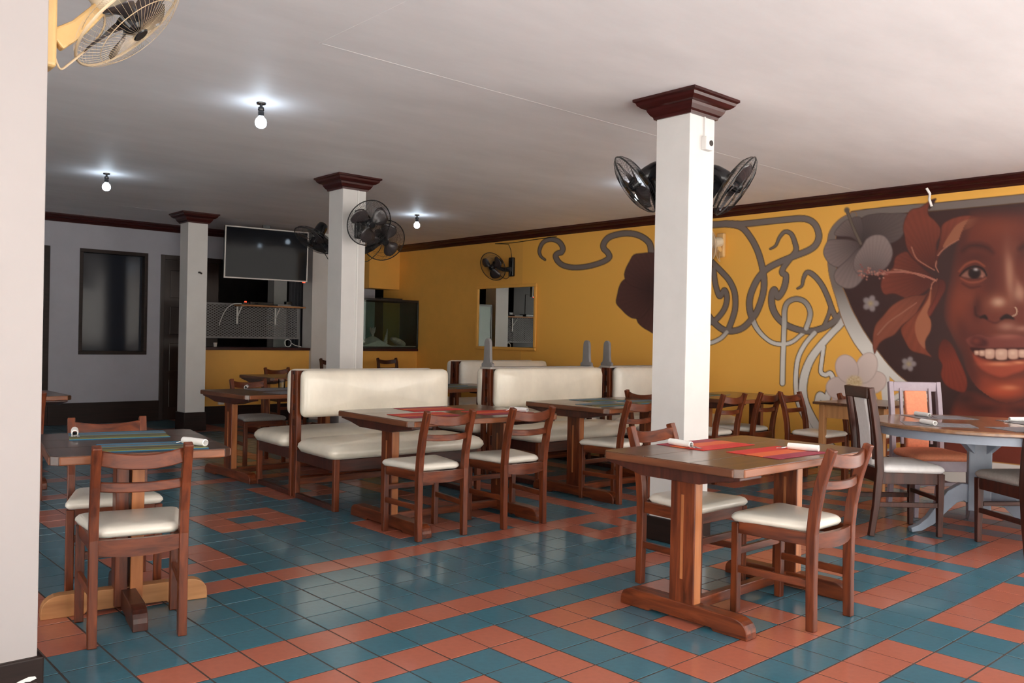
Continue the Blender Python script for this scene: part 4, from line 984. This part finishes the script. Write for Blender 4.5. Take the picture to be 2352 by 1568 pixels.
h = ony(296, 50, .13); make_fan('yellowed cream fan with dark blades on the white pillar at the top left corner', (-.925, .13, 2.335), (1, 0, 0), h, view_axis(h, .68, -.68, .34), .238, 5, 'cream_pale', 'cream_wire', 'blade_dark', 'cream', spin=.55, nw=60, wr=.0006)
h = ony(1459, 424, .50); make_fan('black fan on the left of the front pillar, tilted down', (2.80, .243, 2.17), (0, 1, 0), h, view_axis(h, -.80, -.56, .24), .222, 5, spin=.3, nw=64, wr=.0009)
h = onx(1690, 428, 3.24); make_fan('black fan on the right of the front pillar, tilted down', (2.931, .113, 2.24), (1, 0, 0), h, view_axis(h, .80, -.55, .16), .222, 5, spin=.9, nw=64, wr=.0009)
h = ony(848, 512, 3.70); make_fan('black fan facing the room on the front of the middle pillar', (2.80, 4.0, 2.36), (0, -1, 0), h, view_axis(h, .40, -.30, .82), .222, 3, spin=.5)
h = onx(882, 552, 3.28); make_fan('black fan behind the front-facing one on the right side of the middle pillar', (2.896, 4.15, 2.16), (1, 0, 0), h, view_axis(h, .30, -.36, .84), .222, 3, spin=1.2)
h = ony(722, 552, 4.66); make_fan('black fan on the far left side of the middle pillar, in front of the television', (2.73, 4.28, 2.12), (0, 1, 0), h, view_axis(h, -.45, -.80, .36), .222, 3, spin=.2)
h = onx(1132, 612, 6.46); make_fan('black fan mounted on the yellow wall above the mirror', (6.745, 6.10, 2.33), (-1, 0, 0), h, view_axis(h, -.52, -.36, .72), .215, 3, spin=.4)
h = onx(1622, 560, 6.50); make_fan('cream fan on the mural wall peeping out behind the front pillar', (6.742, 2.50, 2.40), (-1, 0, 0), h, Vector((-1, .45, -.2)), .20, 3, 'cream_pale', 'cream_wire', 'cream_pale', 'cream')
tag(MB().tube([(6.735, 6.12, 2.46), (6.738, 6.15, 2.58), (6.738, 6.2, 2.66), (6.737, 6.5, 2.69), (6.737, 6.1, 2.675), (6.737, 5.2, 2.70)], .005, 5).build('cord', 'black_wire', smooth=60), 'thin dark cord running along the top of the yellow wall above the black wall fan', 'cord')
p = onx(2128, 432, 6.60)
tag(MB().tube([p, p+Vector((.03, -.02, -.05)), p+Vector((.09, .01, -.09)), p+Vector((.10, -.01, -.16))], .012, 6).build('cable_end', 'white', smooth=60), 'short white cable end over the dark cornice above the mural', 'cable')

# ------------------------------------------------------------------ bare bulbs on the ceiling
def make_bulb(x, y, label):
    t = empty('ceiling_bulb', (x, y, H), 0, label, 'light', 'bare ceiling bulbs')
    MB().lathe([(.001, -.001), (.032, -.001), (.030, -.010), (.001, -.012)], 20, caps=False).build('ceiling_rose', 'black', t, smooth=40)
    MB().lathe([(.001, -.008), (.010, -.008), (.010, -.028), (.019, -.032), (.021, -.050), (.017, -.056), (.020, -.062), (.019, -.090), (.001, -.092)], 18, caps=False).build('holder', 'black', t, smooth=40)
    MB().lathe([(.015, -.088), (.020, -.097), (.032, -.110), (.038, -.128), (.037, -.146), (.029, -.161), (.016, -.169), (.001, -.171)], 20, caps=False).build('globe', 'bulb', t, smooth=60)
    return t
make_bulb(.898, 2.182, 'lit bare bulb nearest the camera, left of centre on the ceiling')
make_bulb(.992, 5.715, 'lit bare bulb at the left, above the dark window')
make_bulb(4.688, 5.653, 'lit bare bulb beside the middle pillar and its fans')
make_bulb(4.86, 2.20, 'lit bare bulb hidden behind the front pillar')

# ------------------------------------------------------------------ television, media shelf, lattice
_tc = ony(614, 584, 8.12)
tv = empty('television', _tc, R(-7.6), 'black flat television with silver edge hanging in front of the counter', 'television')
tv.rotation_euler = (R(2.1), 0, R(-7.6))
hw_, hh, b_ = .600, .362, .018
MB().box(-hw_, hw_, .004, .055, -hh, hh).build('casing', 'black', tv, bevel=.006)
for nm_, (x0, x1, z0, z1) in (('bezel', (-hw_, hw_, hh-b_, hh)), ('bezel', (-hw_, hw_, -hh, -hh+b_)), ('bezel', (-hw_, -hw_+b_, -hh+b_, hh-b_)), ('bezel', (hw_-b_, hw_, -hh+b_, hh-b_))):
    MB().box(x0, x1, -.010, .008, z0, z1).build(nm_, 'tv_frame', tv, bevel=.002)
MB().box(-hw_+b_, hw_-b_, -.003, .004, -hh+b_, hh-b_).build('screen', 'screen', tv)
MB().box(hw_-.07, hw_-.03, -.004, .006, -hh-.012, -hh).build('standby_light', 'red_led', tv)
MB().box(-.05, .05, .055, .10, -.15, .43).box(-.2, .2, .055, .075, -.15, .15).build('ceiling_bracket', 'black', tv, bevel=.003)
la = empty('lattice_screen', (3.87, 8.75, 1.20), 0, 'grey expanded-mesh screen above the serving counter', 'screen')
LW, LH = 1.76, .51; mb = MB(); ns = 26; px_ = .031
for k in range(ns):
    z = .022+(LH-.044)*k/(ns-1); n = int(LW/px_); a_ = (LH-.044)/(ns-1)/2*.82
    vs = []
    for i in range(n+1):
        zz_ = z+a_*(1 if (i+k) % 2 else -1); x = -LW/2+LW*i/n
        vs += [(x, -.003, zz_-.0064), (x, .003, zz_-.0064), (x, .003, zz_+.0064), (x, -.003, zz_+.0064)]
    fs = [(4*i+c, 4*i+(c+1) % 4, 4*i+4+(c+1) % 4, 4*i+4+c) for i in range(n) for c in range(4)]
    mb.add(vs, fs)
mb.build('mesh_strands', 'lattice', la, kind='stuff')
for (x0, x1, z0, z1) in ((-LW/2, LW/2, LH-.028, LH), (-LW/2, LW/2, 0, .028), (-LW/2, -LW/2+.025, .028, LH-.028), (LW/2-.06, LW/2, .028, LH-.028)):
    MB().box(x0, x1, -.009, .009, z0, z1).build('frame_bar', 'lattice', la, bevel=.002)
for x in (-LW/2+.012, LW/2-.012): MB().box(x-.012, x+.012, -.009, .009, -.125, 0).build('foot', 'lattice', la)
sh = empty('media_shelf', (4.19, 8.62, 1.668), 0, 'pale wooden wall shelf with white brackets on the grey lattice', 'shelf')
MB().box(-.51, .51, -.13, .115, 0, .022).build('board', 'pale_x', sh, bevel=.003)
for x in (-.46, .14):
    MB().sweep([(x, .112, -.255), (x, .112, -.002)], .022, .005, (1, 0, 0)).sweep([(x, .11, -.004), (x, -.10, -.004)], .022, .005, (1, 0, 0)).sweep([(x, .108, -.16), (x, -.03, -.012)], .016, .005, (1, 0, 0)).build('bracket', 'white', sh)
def small(name, mb, m, label, cat_, **k): return tag(mb.build(name, m, **k), label, cat_)
small('power_strip', MB().box(3.72, 3.80, 8.50, 8.56, 1.690, 1.722), 'black', 'black plug box at the left end of the media shelf', 'adapter', bevel=.006)
small('warning_lamp', MB().lathe([(.001, .0), (.016, 0), (.016, .014), (.001, .018)], 14, Matrix.Translation((3.76, 8.53, 1.722)), caps=False), 'red_led', 'small red glowing lamp at the left end of the media shelf', 'lamp')
mp_ = empty('media_player', (4.02, 8.60, 1.690), 0, 'flat black media player on the wooden shelf under the television', 'player')
MB().box(-.19, .17, -.09, .09, .004, .045).build('case', 'black', mp_, bevel=.004)
MB().box(-.13, -.08, -.094, -.088, .016, .032).build('display', 'screen', mp_)
small('receiver_box', MB().box(4.26, 4.47, 8.52, 8.70, 1.690, 1.716), 'lattice', 'grey receiver box at the right of the media shelf', 'box', bevel=.004)
small('small_speaker', MB().box(4.44, 4.53, 8.60, 8.68, 1.716, 1.765), 'black', 'small black box stacked on the grey receiver', 'speaker', bevel=.006)
pts = cat([(3.70, 8.53, 1.70), (3.60, 8.60, 1.69), (3.52, 8.66, 1.60), (3.47, 8.70, 1.46), (3.46, 8.73, 1.38)], 6)
small('cable', MB().tube([Vector(q) for q in pts], .006, 6), 'white', 'white cable drooping from the media shelf over the lattice', 'cable', smooth=60)
pts = [(4.50+.055*math.cos(a)*(1+.04*math.sin(3*a)), 8.66-.01*a/6, 1.14+.055*math.sin(a)) for a in np.linspace(0, 4*PI, 40)]+[(4.60, 8.62, 1.11), (4.70, 8.6, 1.085)]
small('cable_coil', MB().tube([Vector(q) for q in pts], .006, 6), 'white', 'coil of white cable on the counter ledge below the lattice', 'cable', smooth=60)
small('cup', MB().lathe([(.022, 0), (.030, .06), (.028, .06), (.020, .005), (.001, .005)], 16, Matrix.Translation((3.36, 8.62, 1.075)), caps=False), 'white', 'small white cup at the left end of the counter ledge', 'cup', smooth=50)

# ------------------------------------------------------------------ aquarium on the counter
TX0, TX1, TY0, TY1, TZ0, TZ1 = 5.12, 6.735, 8.425, 8.93, 1.076, 1.875
aq = empty('aquarium', ((TX0+TX1)/2, (TY0+TY1)/2, TZ0), 0, 'large dark-framed glass aquarium on the counter by the yellow corner', 'aquarium')
ax_, ay_ = (TX1-TX0)/2, (TY1-TY0)/2; hz = TZ1-TZ0
for s in (-1, 1):
    MB().box(-ax_, ax_, s*ay_-.004, s*ay_+.004, .03, hz-.02).build('pane', 'glass', aq)
    MB().box(s*ax_-.004, s*ax_+.004, -ay_+.005, ay_-.005, .03, hz-.02).build('pane', 'glass', aq)
    for z0, z1 in ((0, .03), (hz-.035, hz)):
        MB().box(-ax_-.006, ax_+.006, s*ay_-.010, s*ay_+.010, z0, z1).build('frame_bar', 'black', aq, bevel=.002)
        MB().box(s*ax_-.008, s*ax_+.008, -ay_+.01, ay_-.01, z0, z1).build('frame_bar', 'black', aq, bevel=.002)
    for q in (-1, 1): MB().box(s*ax_-.010, s*ax_+.010, q*ay_-.010, q*ay_+.010, .03, hz-.035).build('corner_bar', 'black', aq, bevel=.002)
MB().box(-ax_+.01, ax_-.01, -ay_+.012, ay_-.012, .002, .012).build('bottom', 'black', aq)
MB().box(-ax_+.9, ax_-.30, -ay_+.02, -ay_+.2, hz, hz+.02).build('lid', 'black', aq, bevel=.003)
nx, ny_ = 56, 14; vs = []
for i in range(nx+1):
    for j in range(ny_+1):
        x = TX0+.02+(TX1-TX0-.04)*i/nx; y = TY0+.02+(TY1-TY0-.04)*j/ny_
        hgt = .028+.15*math.exp(-((x-5.98)/.17)**2-((y-8.62)/.22)**2)+.006*math.sin(x*19+y*11); vs.append((x, y, TZ0+.012+hgt))
top_n = len(vs); fs = [(i*(ny_+1)+j, (i+1)*(ny_+1)+j, (i+1)*(ny_+1)+j+1, i*(ny_+1)+j+1) for i in range(nx) for j in range(ny_)]
vs2 = [(x, y, TZ0+.0125) for x, y, z in vs]
rim = [i*(ny_+1) for i in range(nx+1)]+[nx*(ny_+1)+j for j in range(1, ny_+1)]+[i*(ny_+1)+ny_ for i in range(nx-1, -1, -1)]+[j for j in range(ny_-1, 0, -1)]
fs += [(rim[k], rim[(k+1) % len(rim)], rim[(k+1) % len(rim)]+top_n, rim[k]+top_n) for k in range(len(rim))]
o = MB().add(vs+vs2, fs).build('sand', 'sand', smooth=60); o['kind'] = 'stuff'; tag(o, 'heap of white sand lying in the aquarium', 'sand')
def coral(x, y, z, label):
    mb = MB(); rr = random.Random(4); mb.tube([(x, y, z-.03), (x+.005, y, z+.06)], [.022, .016], 8)
    for k in range(9):
        a = 2*PI*k/9; s = .035+.02*rr.random()
        mb.tube([(x, y, z+.04), (x+s*.6*math.cos(a), y+s*.4*math.sin(a), z+.09), (x+s*math.cos(a), y+s*.6*math.sin(a), z+.14+.03*rr.random())], [.016, .014, .008], 6)
    tag(mb.build('coral', 'coral', smooth=60), label, 'coral')
coral(5.97, 8.60, 1.255, 'branched pale coral on the sand heap in the aquarium')
mb = MB(); prof = []
for k in range(26): prof.append((.040*(1-k/26)**1.1*(1+.12*math.sin(k*1.9))+.002, .28*k/26))
tag(mb.lathe(prof, 14, Matrix.Translation((6.25, 8.66, 1.13)) @ Matrix.Rotation(R(10), 4, 'Y')).build('spire_shell', 'shell', smooth=60), 'tall pointed shell standing in the aquarium', 'shell')
mb = MB(); vs = []; nu, nv = 18, 10
for i in range(nv+1):
    th = PI*i/nv
    for k in range(nu):
        a = 2*PI*k/nu; q = 1+.05*math.cos(a*9); vs.append(Vector((.15*math.sin(th)*math.cos(a)*q, .09*math.sin(th)*math.sin(a)*q, .055*math.cos(th))))
fs = [(i*nu+k, i*nu+(k+1) % nu, (i+1)*nu+(k+1) % nu, (i+1)*nu+k) for i in range(nv) for k in range(nu)]
mxs = Matrix.Translation((6.47, 8.60, 1.185)) @ Matrix.Rotation(R(22), 4, 'Y')
tag(mb.add([mxs @ v for v in vs], fs).build('scallop_shell', 'shell', smooth=60), 'broad ribbed shell leaning at the right in the aquarium', 'shell')
mb = MB().lathe([(.001, 0), (.03, .005), (.035, .02), (.02, .04), (.001, .05)], 12, Matrix.Translation((5.80, 8.62, 1.165)), caps=False)
tag(mb.build('snail_shell', 'shell', smooth=60), 'little pale shell left of the coral in the aquarium', 'shell')

# ------------------------------------------------------------------ wall mirror
mr = empty('wall_mirror', (6.742, 6.235, 1.585), 0, 'square mirror in a yellow frame on the yellow wall', 'mirror')
my_, mz = .62, .435
MB().box(-.008, .0, -my_, my_, -mz, mz).build('mirror_pane', 'mirror', mr)
for (y0, y1, z0, z1) in ((-my_-.045, my_+.045, mz, mz+.045), (-my_-.045, my_+.045, -mz-.045, -mz), (-my_-.045, -my_, -mz, mz), (my_, my_+.045, -mz, mz)):
    MB().box(-.03, 0, y0, y1, z0, z1).build('frame_bar', 'yellow', mr, bevel=.008)
